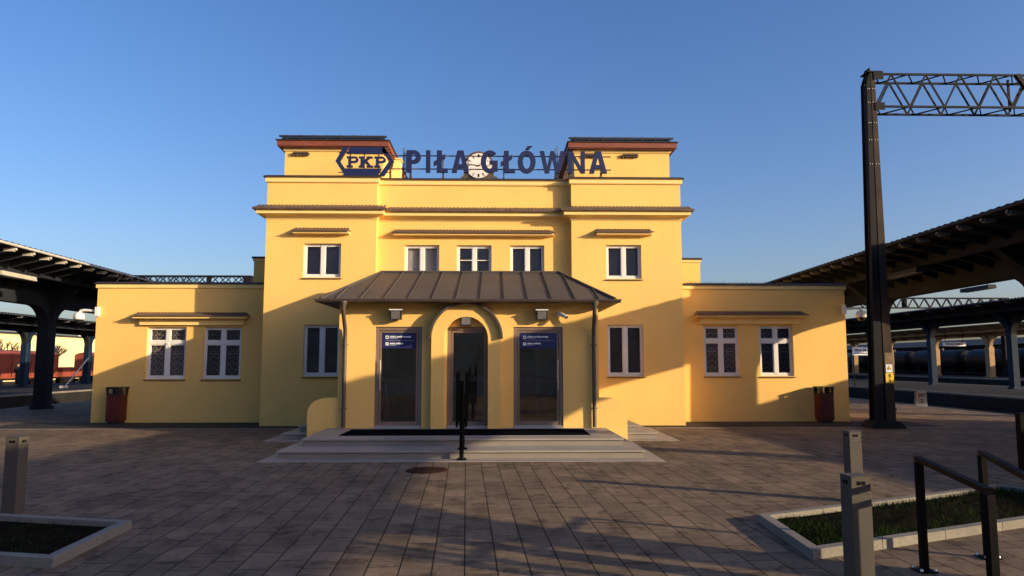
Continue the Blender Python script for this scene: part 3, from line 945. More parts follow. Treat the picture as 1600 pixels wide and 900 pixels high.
# ------------------------------------------------------------------ wall lamps and cameras on the porch
def wall_lamp(x, z, y, label, y0=None):
    t = thing('wall_lamp', label, 'lamp', (x, y, z), 'floodlights above the porch doors')
    MB().box(x - .05, x + .05, y - .05, y - .001, z - .03, z + .08).build('bracket', 'doorframe', t)
    MB().prism([(y - .30, z + .085), (y - .05, z + .115), (y - .05, z + .135), (y - .30, z + .11)], 'x', x - .145, x + .145).build('hood', 'camwhite', t)
    MB().prism([(y - .28, z + .083), (y - .05, z + .112), (y - .05, z - .12), (y - .22, z - .13)], 'x', x - .13, x + .13).build('housing', 'bin_metal', t, bevel=.006)
    q_ = MB().prism([(y - .283, z + .065), (y - .281, z + .066), (y - .226, z - .112), (y - .229, z - .113)], 'x', x - .10, x + .10)
    q_.build('lens', 'lens', t)
    return t
wall_lamp(-2.29, 2.90, YP, 'square floodlight above the left porch door')
wall_lamp(1.07, 2.90, YP, 'square floodlight above the right porch door, beside a small camera')
t = thing('wall_lamp', 'square floodlight under the arch above the middle door', 'lamp', (-.68, YP, 2.78), 'floodlights above the porch doors')
x, y, z = -.68, YP - .0, 2.76
MB().box(x - .05, x + .05, y - .04, y - .001, z - .03, z + .07).build('bracket', 'doorframe', t)
MB().box(x - .14, x + .14, y - .17, y - .04, z + .10, z + .118).build('hood', 'bollard', t)
MB().box(x - .13, x + .13, y - .16, y - .04, z - .12, z + .098).build('housing', 'bin_metal', t, bevel=.006)
MB().box(x - .10, x + .10, y - .163, y - .1605, z - .095, z + .075).build('lens', 'lens', t)

sc = thing('bullet_camera', 'small white bullet camera on the porch wall right of the floodlight', 'camera', (1.55, YP, 2.85))
MB().lathe([(.05, YP - .001), (.05, YP - .03)], 1.47, 0, 16, 'y', 2.90).build('base', 'camwhite', sc)
MB().tube([(1.47, YP - .02, 2.90), (1.49, YP - .09, 2.89), (1.52, YP - .14, 2.87)], .018, 8).build('arm', 'camwhite', sc)
MB().tube([(1.47, YP - .08, 2.94), (1.63, YP - .30, 2.83)], .046, 14).build('body', 'camwhite', sc)
MB().tube([(1.6302, YP - .3002, 2.8299), (1.636, YP - .308, 2.826)], .036, 14).build('lens', 'darkglass', sc)

def dome_cam(x, y, z, s, label):
    t = thing('dome_camera', label, 'camera', (x, y, z), 'dome cameras on the wing corners')
    MB().box(min(x, x - s * .10), max(x, x - s * .10), y - .13, y + .07, z - .14, z + .14).build('wall_box', 'camwhite', t, bevel=.01)
    MB().tube([(x + s * .0, y - .03, z + .02), (x + s * .35, y - .03, z + .05), (x + s * .46, y - .03, z + .04), (x + s * .50, y - .03, z - .03)], .04, 10).build('arm', 'camwhite', t)
    MB().lathe([(.05, z - .02), (.12, z - .05), (.155, z - .12), (.155, z - .22), (.14, z - .235)], x + s * .50, y - .03, 20).build('housing', 'camwhite', t)
    MB().lathe([(.12, z - .236), (.115, z - .29), (.085, z - .335), (.03, z - .355)], x + s * .50, y - .03, 20).build('dome', 'darkglass', t)
dome_cam(-12.08, YW - .0, 3.32, -1, 'white dome camera on an arm at the left corner of the left wing')
dome_cam(10.84, YW + .02, 3.42, 1, 'white dome camera on an arm at the right corner of the right wing')

# ------------------------------------------------------------------ station name sign
YS = 21.14
sg = thing('station_name_sign', 'large navy letters PIŁA GŁÓWNA standing in a row along the roof edge', 'sign', (.3, YS, 7.25))
def sx(px): return -2.635 + (px - 636) * .01902
z0s, z1s = 7.375, 8.035
Hs = z1s - z0s
def letter(polys, name='letter'):
    q = MB()
    for pl in polys:
        q.prism(pl, 'y', YS - .05, YS + .05)
    o_ = q.build(name, 'navy2', sg)
    o_.data.materials.append(M['navyedge'])
    for p in o_.data.polygons:
        if abs(p.normal.y) < .5: p.material_index = 1
    return o_
def rect(a, b_, c, d): return [(a, c), (b_, c), (b_, d), (a, d)]
def ring_mb(q, cx, cz, rx, rz, tx, tz, a0, a1, y0, y1, n_=20):
    vs = []
    for y in (y0, y1):
        for k in range(n_ + 1):
            a = a0 + (a1 - a0) * k / n_
            vs.append((cx + rx * math.cos(a), y, cz + rz * math.sin(a)))
            vs.append((cx + (rx - tx) * math.cos(a), y, cz + (rz - tz) * math.sin(a)))
    m4 = 2 * (n_ + 1); fs = []
    for k in range(n_):
        i = 2 * k
        fs += [(i, i + 1, i + 3, i + 2), (m4 + i, m4 + i + 2, m4 + i + 3, m4 + i + 1), (i, i + 2, m4 + i + 2, m4 + i), (i + 1, m4 + i + 1, m4 + i + 3, i + 3)]
    if abs(abs(a1 - a0) - 2 * PI) > 1e-3:
        fs += [(0, m4, m4 + 1, 1), (2 * n_, 2 * n_ + 1, m4 + 2 * n_ + 1, m4 + 2 * n_)]
    q.add(vs, fs)
def finish(q, name='letter', par=None, mm='navy2'):
    o_ = q.build(name, mm, par or sg)
    o_.data.materials.append(M['navyedge'])
    for p in o_.data.polygons:
        if abs(p.normal.y) < .5: p.material_index = 1
    return o_
ys0, ys1 = YS - .05, YS + .05
SW = .15
def L_P(a, b_):
    q = MB(); q.prism(rect(a, a + SW, z0s, z1s), 'y', ys0, ys1)
    h = Hs * .60; cz = z1s - h / 2; rx = (b_ - a) * .50; cx = b_ - rx
    q.prism(rect(a + SW, cx, z1s - .105, z1s), 'y', ys0, ys1); q.prism(rect(a + SW, cx, z1s - h, z1s - h + .105), 'y', ys0, ys1)
    ring_mb(q, cx, cz, rx, h / 2, SW, .105, -PI / 2, PI / 2, ys0, ys1)
    return finish(q)
def L_I(a, b_): return letter([rect(a, b_, z0s, z1s)])
def L_L(a, b_):
    st_ = a + .22 * (b_ - a)
    q = MB().prism(rect(st_, st_ + SW, z0s, z1s), 'y', ys0, ys1).prism(rect(st_ + SW, b_, z0s, z0s + .115), 'y', ys0, ys1)
    q.prism([(a, z0s + .19), (a, z0s + .31), (st_ + SW + .10, z0s + .55), (st_ + SW + .10, z0s + .43)], 'y', ys0 - .004, ys1 - .004)
    return finish(q)
def L_A(a, b_):
    c = (a + b_) / 2; t = .15
    q = MB().prism([(a, z0s), (a + t, z0s), (c, z1s - .16), (c, z1s), (c - .09, z1s)], 'y', ys0, ys1)
    q.prism([(b_, z0s), (c + .09, z1s), (c, z1s), (c, z1s - .16), (b_ - t, z0s)], 'y', ys0, ys1)
    q.prism(rect(a + .16, b_ - .16, z0s + .14, z0s + .25), 'y', ys0 + .003, ys1 - .003)
    return finish(q)
def L_G(a, b_):
    cx, cz, rx, rz = (a + b_) / 2 + .02, (z0s + z1s) / 2, (b_ - a) / 2 + .02, Hs / 2 + .01
    q = MB(); ring_mb(q, cx, cz, rx, rz, .155, .125, R(48), R(312), ys0, ys1, 28)
    q.prism(rect(b_ - .14, b_, z0s + .05, z0s + .36), 'y', ys0 + .003, ys1 - .003); q.prism(rect(b_ - .25, b_ - .14, z0s + .255, z0s + .36), 'y', ys0 + .003, ys1 - .003)
    return finish(q)
def L_O(a, b_):
    cx, cz, rx, rz = (a + b_) / 2, (z0s + z1s) / 2, (b_ - a) / 2, Hs / 2 + .01
    q = MB(); ring_mb(q, cx, cz, rx, rz, .155, .125, 0, 2 * PI, ys0, ys1, 36)
    q.prism([(cx - .04, z1s + .05), (cx + .06, z1s + .05), (cx + .17, z1s + .15), (cx + .03, z1s + .15)], 'y', ys0, ys1)
    return finish(q)
def L_W(a, b_):
    W_ = b_ - a; c = (a + b_) / 2; t = .13
    P = [(a, z1s), (a + t, z1s), (a + W_ * .27 + .02, z0s + .2), (c - .055, z1s), (c + .055, z1s), (b_ - W_ * .27 - .02, z0s + .2), (b_ - t, z1s), (b_, z1s),
         (b_ - W_ * .2, z0s), (b_ - W_ * .2 - .13, z0s), (c, z1s - .24), (a + W_ * .2 + .13, z0s), (a + W_ * .2, z0s)]
    return letter([P])
def L_N(a, b_):
    t = .125
    q = MB().prism(rect(a, a + t, z0s, z1s), 'y', ys0, ys1).prism(rect(b_ - t, b_, z0s, z1s), 'y', ys0, ys1)
    q.prism([(a + t, z1s), (a + t, z1s - .20), (b_ - t, z0s), (b_ - t, z0s + .20)], 'y', ys0 + .002, ys1 - .002)
    return finish(q)
for fn, a, b_ in ((L_P, 636, 658), (L_I, 666, 672.8), (L_L, 678, 700), (L_A, 706, 733), (L_G, 751, 777.5), (L_L, 782, 804.5), (L_O, 808.5, 836.5), (L_W, 843, 882), (L_N, 887, 913.5), (L_A, 920, 948)):
    fn(sx(a), sx(b_))
q = MB()
for z in (7.50, 7.90):
    q.bar((sx(600), YS + .08, z), (sx(955), YS + .08, z), .03, .03)
q.build('frame_rail', 'bollard', sg)
for px in (641, 692, 731, 787, 868, 890, 940):
    X = sx(px)
    MB().bar((X, YS + .09, 7.25), (X, YS + .09, 7.94), .035).bar((X, YS + .05, 7.268), (X, YS + .5, 7.268), .04).bar((X, YS + .1, 7.6), (X, YS + .48, 7.28), .025).build('support', 'bollard', sg)
for px, zt in ((631, 8.16), (634, 8.06), (868, 8.16), (871, 8.23)):
    X = sx(px)
    MB().tube([(X, YS + .12, 7.25), (X, YS + .12, zt)], .014 if px != 631 else .022, 6).bar((X, YS + .12, 7.262), (X, YS + .4, 7.262), .02).build('rod', 'flash', sg)

# emblem
em = thing('railway_emblem', 'navy hexagonal emblem with slab letters PKP on the roof edge of the left block', 'sign', (-3.9, YS, 7.25))
ex = lambda px: sx(px)
ez = lambda py: 7.235 + (277 - py) * .0190
def epr(pts, nm='emblem_piece'):
    q = MB().prism([(ex(a), ez(b_)) for a, b_ in pts], 'y', YS - .06, YS + .04)
    return finish(q, nm, em)
epr([(546.5, 230.5), (615.5 - 14.5, 230.5), (609.5, 241), (602, 241), (545.5, 241)] and [(549.5, 230.5), (601, 230.5), (607.5, 241), (543.5, 241)], 'upper_band')
epr([(535, 264.5), (597.5, 264.5), (590, 276.5), (542.5, 276.5)], 'lower_band')
epr([(538.5, 230.5), (546.5, 230.5), (533.5, 253), (541, 264.5), (535, 264.5), (542.5, 276.5), (541.5, 276.5), (526.5, 253)], 'left_bracket')
epr([(601, 230.5), (616.8, 253), (601.5, 276), (593.5, 276), (609, 253), (595, 231.5)] and [(601.8, 230.8), (616.8, 253), (601.5, 276), (593.5, 276), (609, 253), (597.5, 235.5), (600, 230.8)], 'right_bracket')
def slabP(x0):
    q = MB(); Y0, Y1 = YS - .055, YS + .035
    X = lambda u: ex(x0 + u)
    zt, zb = ez(245.3), ez(262.5)
    q.prism([(X(2.6), zb), (X(6.8), zb), (X(6.8), zt), (X(2.6), zt)], 'y', Y0, Y1)
    q.prism([(X(0), zb), (X(9.5), zb), (X(9.5), zb + .055), (X(0), zb + .055)], 'y', Y0 + .003, Y1 - .003)
    q.prism([(X(0), zt - .05), (X(12), zt - .05), (X(12), zt), (X(0), zt)], 'y', Y0 + .003, Y1 - .003)
    hh = (zt - zb) * .58
    q.prism([(X(6.8), zt - hh), (X(12), zt - hh), (X(12), zt - hh + .055), (X(6.8), zt - hh + .055)], 'y', Y0 + .003, Y1 - .003)
    ring_mb(q, X(12), zt - hh / 2, X(18) - X(12), hh / 2, .075, .05, -PI / 2, PI / 2, Y0 + .003, Y1 - .003, 12)
    return finish(q, 'letter', em)
def slabK(x0):
    q = MB(); Y0, Y1 = YS - .055, YS + .035
    X = lambda u: ex(x0 + u)
    zt, zb = ez(245.3), ez(262.5); zm = (zt + zb) / 2
    q.prism([(X(2.6), zb), (X(6.8), zb), (X(6.8), zt), (X(2.6), zt)], 'y', Y0, Y1)
    for a, b_, c in ((0, 9, zb), (0, 9, zt - .052), (12, 22, zb), (12, 21, zt - .052)):
        q.prism([(X(a), c), (X(b_), c), (X(b_), c + .052), (X(a), c + .052)], 'y', Y0 + .003, Y1 - .003)
    q.prism([(X(6.8), zm - .07), (X(6.8), zm + .03), (X(14.5), zt - .02), (X(18.5), zt - .02)], 'y', Y0 + .005, Y1 - .005)
    q.prism([(X(9), zm - .02), (X(12), zm + .06), (X(20), zb + .03), (X(15), zb + .03)], 'y', Y0 + .006, Y1 - .006)
    return finish(q, 'letter', em)
slabP(543.5); slabK(562.3); slabP(586.0)
q = MB()
for px in (548, 570, 592):
    X = ex(px)
    q.bar((X, YS + .06, 7.25), (X, YS + .06, 8.05), .03).bar((X, YS + .06, 7.26), (X, YS + .3, 7.26), .04)
for z in (7.38, 7.98):
    q.bar((ex(530), YS + .065, z), (ex(612), YS + .065, z), .025)
q.build('frame', 'flash', em)

# ------------------------------------------------------------------ roof clock
ck = thing('station_clock', 'round white clock in an arched brown housing behind the roof letters', 'clock', (-.5, 22.6, 7.15))
cx, cz, cr = -.54, 7.98, .40
pl = [(cx - .56, 7.15), (cx + .60, 7.15), (cx + .60, 7.62), (cx + .48, 7.66)] + [(cx + .48 * math.cos(a), cz + .48 * math.sin(a)) for a in [R(-5) + R(190) * k / 20 for k in range(21)]] + [(cx - .48, 7.66), (cx - .56, 7.62)]
MB().prism(pl, 'y', 22.6, 23.2).build('housing', 'clockbody', ck)
MB().lathe([(cr + .03, 22.598), (cr + .03, 22.57), (cr, 22.565)], cx, 0, 40, 'y', cz).build('bezel', 'clockbody', ck)
MB().lathe([(cr, 22.564), (cr, 22.560)], cx, 0, 40, 'y', cz).build('dial', 'dial', ck)
q = MB()
for k in range(12):
    a = PI / 6 * k
    c_, s_ = math.cos(a), math.sin(a)
    q.bar((cx + c_ * cr * .66, 22.555, cz + s_ * cr * .66), (cx + c_ * cr * .92, 22.555, cz + s_ * cr * .92), .03 if k % 3 else .045, .004)
q.build('hour_marks', 'black', ck)
def hand(ang, ln, w_, yy, nm):
    a = PI / 2 - ang
    MB().bar((cx - .06 * math.cos(a), yy, cz - .06 * math.sin(a)), (cx + ln * math.cos(a), yy, cz + ln * math.sin(a)), w_, .006).build(nm, 'black', ck)
hand(R(55), .22, .04, 22.548, 'hour_hand')
hand(R(280), .31, .028, 22.54, 'minute_hand')

# ------------------------------------------------------------------ litter bins
def litter_bin(x, y, rz, label):
    t = thing('litter_bin', label, 'litter bin', (0, 0, 0), 'litter bins against the wing walls')
    h0, h1 = .06, .83
    q = MB().box(-.17, .17, -.17, .17, .0, h0)
    q.box(-.185, .185, -.185, .185, h0, h0 + .02)
    q.build('base', 'bin_metal', t)
    q = MB()
    for k in range(6):
        a = -.19 + k * .065
        for s in (-1, 1):
            q.box(a, a + .052, s * .20 - .012, s * .20 + .012, h0 + .02, h1)
            q.box(s * .20 - .012, s * .20 + .012, a, a + .052, h0 + .02, h1)
    q.build('slats', 'bin_wood', t)
    MB().box(-.175, .175, -.175, .175, h0 + .021, h1 - .02).build('liner', 'bin_metal', t)
    q = MB()
    # head with posting holes: corner posts, top plate that flares out
    q.box(-.215, .215, -.215, .215, h1, h1 + .03)
    for sx_ in (-1, 1):
        for sy_ in (-1, 1):
            q.prism([(sx_ * .21, h1 + .03), (sx_ * .155, h1 + .03), (sx_ * .165, h1 + .215), (sx_ * .235, h1 + .215)], 'y', sy_ * .21 - .02 * sy_, sy_ * .21 - .002 * sy_)
            q.box(sx_ * .21 - .03 * sx_, sx_ * .208, sy_ * .12, sy_ * .205, h1 + .03, h1 + .215)
    # solid half of the front, opening on the other half
    q.box(.03, .155, -.209, -.19, h1 + .03, h1 + .215)
    q.box(-.155, .03, -.208, -.19, h1 + .03, h1 + .055).box(-.155, .03, -.208, -.19, h1 + .175, h1 + .215)
    q.box(-.235, .24, -.235, .235, h1 + .215, h1 + .24)
    q.build('lid', 'bin_metal', t, bevel=.004)
    t.location = (x, y, .005)
    t.rotation_euler = (0, 0, rz)
    return t
litter_bin(-11.18, 22.05, 0, 'dark red slatted litter bin standing in front of the left wing')
litter_bin(9.92, 22.03, PI / 2, 'dark red slatted litter bin standing in front of the right wing')

# ------------------------------------------------------------------ bollard lights
def bollard(x, y, rz, label, h=.9, w_=.165):
    t = thing('bollard_light', label, 'bollard', (0, 0, 0), 'square grey bollard lights on the plaza')
    a = w_ / 2
    MB().box(-a, a, -a, a, 0.0, h - .14).box(-a + .001, a - .001, -a + .001, a - .001, h - .14, h).build('body', 'bollard', t, bevel=.004)
    for r_ in range(4):
        q = MB()
        m5 = Matrix.Rotation(PI / 2 * r_, 3, 'Z')
        for (u0, u1) in ((-.035, -.004), (.004, .035)):
            vs = [m5 @ Vector(p) for p in ((u0, -a - .0015, h - .065), (u1, -a - .0015, h - .065), (u1, -a - .0015, h - .035), (u0, -a - .0015, h - .035))]
            q.add(vs, [(0, 1, 2, 3)])
        q.build('light_slot', 'black', t)
    MB().box(-a - .004, a + .004, -a - .004, a + .004, h + .001, h + .006).build('cap', 'bollard', t)
    t.location = (x, y, 0.0); t.rotation_euler = (0, 0, rz)
bollard(2.88, 5.90, R(4), 'nearest square grey bollard, by the front corner of the right planting bed')
bollard(4.68, 9.62, R(4), 'grey bollard behind the right planting bed, partly hidden by the nearer one')
bollard(-5.79, 9.12, R(-4), 'grey bollard at the back edge of the left planting bed', w_=.17)

# ------------------------------------------------------------------ planting beds
def bed(poly, label, grass_n, seed, soilz=.03, zones=None):
    cxm = sum(p[0] for p in poly) / len(poly); cym = sum(p[1] for p in poly) / len(poly)
    t = thing('planting_bed', label, 'planting bed', (cxm, cym, 0), 'kerbed planting beds')
    P = [Vector((p[0], p[1])) for p in poly]
    n_ = len(P); kw = .11
    inn = []
    for i in range(n_):
        d1 = (P[i] - P[i - 1]).normalized(); d2 = (P[(i + 1) % n_] - P[i]).normalized()
        n1 = Vector((-d1.y, d1.x)); n2 = Vector((-d2.y, d2.x))
        b2 = n1 + n2; b2 = b2 / b2.dot(n1)
        inn.append(P[i] + b2 * kw)
    for i in range(n_):
        j = (i + 1) % n_
        # kerb stones about one metre long, each a short piece with a joint
        L = (P[j] - P[i]).length; m6 = max(1, round(L))
        q = MB()
        for k in range(m6):
            g0, g1 = k / m6 + (.002 / L if k else 0), (k + 1) / m6 - (.002 / L if k < m6 - 1 else 0)
            o0, o1 = P[i].lerp(P[j], g0), P[i].lerp(P[j], g1)
            i0, i1 = inn[i].lerp(inn[j], g0), inn[i].lerp(inn[j], g1)
            q.prism([(o0.x, o0.y), (o1.x, o1.y), (i1.x, i1.y), (i0.x, i0.y)], 'z', -.05, .09)
        q.build('kerb', 'kerb', t, bevel=.006)
    q = MB()
    inset = [p for p in inn]
    # slightly lumpy soil sheet made of a fan grid
    random.seed(seed)
    c0 = sum(inset, Vector((0, 0))) / n_
    rings = 10
    vs = [(c0.x, c0.y, soilz + .05)]
    idx = []
    per = []
    for i in range(n_):
        for k in range(10):
            per.append(inset[i].lerp(inset[(i + 1) % n_], k / 10))
    for r_ in range(1, rings + 1):
        row = []
        for p in per:
            v = c0.lerp(p, r_ / rings)
            z = soilz + .05 * (1 - (r_ / rings) ** 2) + (random.uniform(-.012, .02) if r_ < rings else 0)
            row.append(len(vs)); vs.append((v.x, v.y, z))
        idx.append(row)
    fs = [(0, idx[0][k], idx[0][(k + 1) % len(per)]) for k in range(len(per))]
    for r_ in range(rings - 1):
        for k in range(len(per)):
            k2 = (k + 1) % len(per)
            fs.append((idx[r_][k], idx[r_ + 1][k], idx[r_ + 1][k2], idx[r_][k2]))
    q.add(vs, fs, True); q.build('soil', 'soil', t)
    # grass
    g_ = MB()
    tri = [(c0, per[k], per[(k + 1) % len(per)]) for k in range(len(per))]
    area = [abs((a - c).cross(b2 - c)) for c, a, b2 in tri]
    for _ in range(grass_n):
        c, a, b2 = random.choices(tri, area)[0]
        u, v = random.random(), random.random()
        if u + v > 1: u, v = 1 - u, 1 - v
        p = c + (a - c) * u * .97 + (b2 - c) * v * .97
        h = random.uniform(.02, .08) * (1.0 + .5 * math.sin(p.x * 2.1) * math.sin(p.y * 2.7))
        an = random.uniform(0, 2 * PI); w2 = random.uniform(.004, .008)
        dx, dy = math.cos(an) * w2, math.sin(an) * w2
        lx, ly = random.uniform(-.05, .05), random.uniform(-.05, .05)
        g_.add([(p.x - dx, p.y - dy, soilz), (p.x + dx, p.y + dy, soilz), (p.x + lx, p.y + ly, soilz + h)], [(0, 1, 2)])
    o_ = g_.build('grass', 'grass', t); o_['kind'] = 'stuff'
    return t
bed([(-3.88, 6.70), (-3.95, 8.25), (-9.5, 9.60), (-9.5, 7.9)], 'left planting bed with dark soil and grey kerb behind which a bollard stands', 1500, 3)
bed([(2.90, 6.82), (8.0, 9.05), (7.05, 10.35), (5.35, 9.52), (2.98, 8.42)], 'right planting bed with sparse grass inside a pale kerb', 9000, 5)

# ------------------------------------------------------------------ ramp handrails on the right
def ramp_rail(pts, label, group='black ramp handrails on the right'):
    (x0, y0), (x1, y1) = pts
    t = thing('ramp_handrail', label, 'handrail', (x0, y0, 0), group)
    for k, (x, y) in enumerate(((x0, y0), (x1, y1))):
        zt = .93
        q = MB().box(x - .029, x + .029, y - .029, y + .029, 0.0, zt).box(x - .08, x + .08, y - .08, y + .08, .001, .012)
        o_ = q.build('post', 'black', t, bevel=.004)
        for sx_ in (-1, 1):
            for sy_ in (-1, 1):
                MB().lathe([(.013, .0125), (.013, .03), (.006, .036)], x + sx_ * .06, y + sy_ * .06, 8).build('bolt', 'steel', o_)
    d = (Vector((x1, y1)) - Vector((x0, y0))).normalized() * .029
    MB().bar((x0 - d.x, y0 - d.y, .955), (x1 + d.x, y1 + d.y, .952), .056, .04).build('rail', 'black', t)
ramp_rail(((3.72, 6.45), (3.27, 4.88)), 'nearer black ramp handrail with two square posts at lower right')
ramp_rail(((4.56, 6.86), (3.86, 5.25)), 'farther black ramp handrail with two square posts, close to the right picture edge')
q = MB().box(8.62, 8.74, 11.95, 12.07, 0, .95).box(8.60, 8.76, 11.93, 12.09, .951, .965)
tag(q.build('post', 'black', bevel=.005), 'lone dark post standing on the plaza at the right picture edge', 'post')

# ------------------------------------------------------------------ overhead line gantry
def truss(q, x0, x1, y0, y1, z0, z1, step, ch, dg, y_slope=0):
    for y in (y0, y1):
        for z in (z0, z1):
            q.bar((x0, y, z), (x1, y, z), ch)
    nn = max(1, round((x1 - x0) / step)); s = (x1 - x0) / nn
    for i in range(nn):
        a, c = x0 + i * s, x0 + (i + 1) * s; m_x = (a + c) / 2
        for y, ph in ((y0, 0), (y1, .3)):
            q.bar((a + ph * s, y, z0), (m_x + ph * s, y, z1), dg); q.bar((m_x + ph * s, y, z1), (min(x1, c + ph * s), y, z0), dg)
        for z in (z0, z1):
            q.bar((a, y0, z), (m_x, y1, z), dg * .8); q.bar((m_x, y1, z), (c, y0, z), dg * .8)
gn = thing('line_gantry', 'tall dark steel gantry mast with lattice beam reaching out of the picture on the right', 'gantry', (10.75, 20.2, 0))
q = MB().prism([(10.22, -0.05), (11.22, -0.05), (11.16, .08), (11.02, .20), (10.38, .20), (10.26, .08)], 'y', 19.88, 20.5)
q.build('base', 'concrete_p', gn, bevel=.01)
def chan(xb0, xb1, xt0, xt1, mm, zt_l, zt_r, nm, lab):
    q = MB()
    y0, y1 = 20.0, 20.36
    pl = [(xb0, .2), (xb1, .2), (xt1, zt_r), (xt0, zt_l)]
    q.prism(pl, 'y', y0, y0 + .02)
    q.prism(pl, 'y', y1 - .02, y1)
    m0, m1 = (xb0 * .6 + xb1 * .4), (xt0 * .6 + xt1 * .4)
    q.prism([(m0, .2), (m0 + .03, .2), (m1 + .03, min(zt_l, zt_r)), (m1, min(zt_l, zt_r))], 'y', y0 + .021, y1 - .021)
    o_ = q.build(nm, mm, gn, label=lab)
    for z in (9.6, 9.2, 8.6, 8.1, 7.4):
        f = (z - .2) / 9.9
        for u in (.25, .72):
            x = (xb0 + (xb1 - xb0) * u) * (1 - f) + (xt0 + (xt1 - xt0) * u) * f
            MB().tube([(x, y0 - .012, z), (x, y0, z)], .014, 6).build('bolt', 'pale', o_)
    return o_
chan(10.42, 10.67, 10.64, 10.745, 'gantry_dark', 9.8, 10.1, 'mast_channel', 'left channel of the mast, coloured dark as its shaded side')  # dark colour paints in the shade of the mast's left side face
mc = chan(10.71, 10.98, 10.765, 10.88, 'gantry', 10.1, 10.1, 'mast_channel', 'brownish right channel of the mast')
q = MB()
z = .6
while z < 9.9:
    f = (z - .2) / 9.9; MB().box(10.67 + .07 * f, 10.71 + .06 * f, 20.03, 20.33, z, z + .34).build('batten', 'gantry_dark', gn); z += .62
MB().box(10.66, 11.10, 19.97, 20.40, 10.10, 10.13).build('cap_plate', 'gantry_dark', gn)
MB().box(10.84, 11.12, 19.975, 19.995, 9.88, 10.1).build('gusset', 'gantry_dark', gn)
MB().box(10.84, 11.12, 19.975, 19.995, 8.98, 9.20).build('gusset', 'gantry_dark', gn)
q = MB(); truss(q, 10.88, 25.0, 20.05, 20.72, 9.10, 10.06, 1.02, .055, .04)
q.bar((15.05, 20.03, 10.06), (15.7, 20.03, 9.1), .12).bar((15.05, 20.4, 10.06), (15.05, 20.4, 9.1), .05)
q.build('lattice_beam', 'gantry_dark', gn)
MB().box(25.0, 25.3, 20.0, 20.7, -.9, 10.1).build('mast', 'gantry_dark', gn)
MB().box(10.75, 10.998, 19.994, 19.998, 1.52, 2.06).build('tan_patch', 'tan', gn)  # tan rectangle on the front of the right channel
wp = MB().box(10.76, 10.94, 19.985, 19.993, 1.52, 1.74).build('warning_sign', 'whiteink', gn)
MB().prism([(10.785, 1.60), (10.915, 1.60), (10.850, 1.71)], 'y', 19.982, 19.984).build('triangle', 'black', wp)
MB().prism([(10.805, 1.612), (10.895, 1.612), (10.850, 1.693)], 'y', 19.979, 19.981).build('triangle_inset', 'yellow', wp)
MB().bar((10.836, 19.977, 1.675), (10.822, 19.977, 1.645), .008, .002).bar((10.822, 19.977, 1.645), (10.838, 19.977, 1.645), .008, .002).bar((10.838, 19.977, 1.645), (10.826, 19.977, 1.618), .008, .002).build('flash_mark', 'black', wp)
yp_ = MB().box(10.74, 10.965, 19.98, 19.99, 1.23, 1.505).build('number_plate', 'yellow', gn)
text_mesh('B', .13, (10.85, 19.978, 1.385), 'black', yp_, extrude=.001, offset=.003, align='CENTER')
text_mesh('5', .13, (10.85, 19.978, 1.255), 'black', yp_, extrude=.001, offset=.003, align='CENTER')

# distant gantries
for nm, x0, x1, y, z0, z1, lab in (('line_gantry', -39.5, -26.7, 80, 10.45, 11.2, 'distant lattice gantry beam seen above the left wing roof'),
                                   ('line_gantry', 44.0, 66.0, 92, 8.75, 10.0, 'distant lattice gantry beam above the right platform roofs')):
    t = thing(nm, lab, 'gantry', (x0, y, 0), 'distant lattice gantries')
    q = MB(); truss(q, x0, x1, y, y + .9, z0, z1, 1.5, .12, .09)
    q.box((x0 + x1) / 2 + (1.5 if x0 < 0 else -2.5), (x0 + x1) / 2 + (1.7 if x0 < 0 else -2.3), y - .03, y + .93, z0, z1)
    if x0 < 0: q.box(x1 - .9, x1, y - .05, y + .95, z0 - .02, z1 + .05)
    q.build('lattice_beam', 'gantry_dark', t)
    for x in ((x0 + .6, x1 - .5) if x0 < 0 else (x0 + 5.2, x1 - .5)):
        MB().box(x - .35, x + .35, y + .1, y + .8, -.9, z1).build('mast', 'gantry_dark', t)

# overhead wires
for k, (a, b_, lab) in enumerate((((21.0, -20, 6.4), (21.6, 150, 6.4), 'overhead contact wire above the track right of the plaza'),
                                  ((24.5, 0, 7.2), (25.2, 150, 7.2), 'upper overhead wire crossing the sky gap at right'))):
    tag(MB().tube([a, b_], .012, 5).build('overhead_wire', 'black'), lab, 'wire', 'overhead wires')

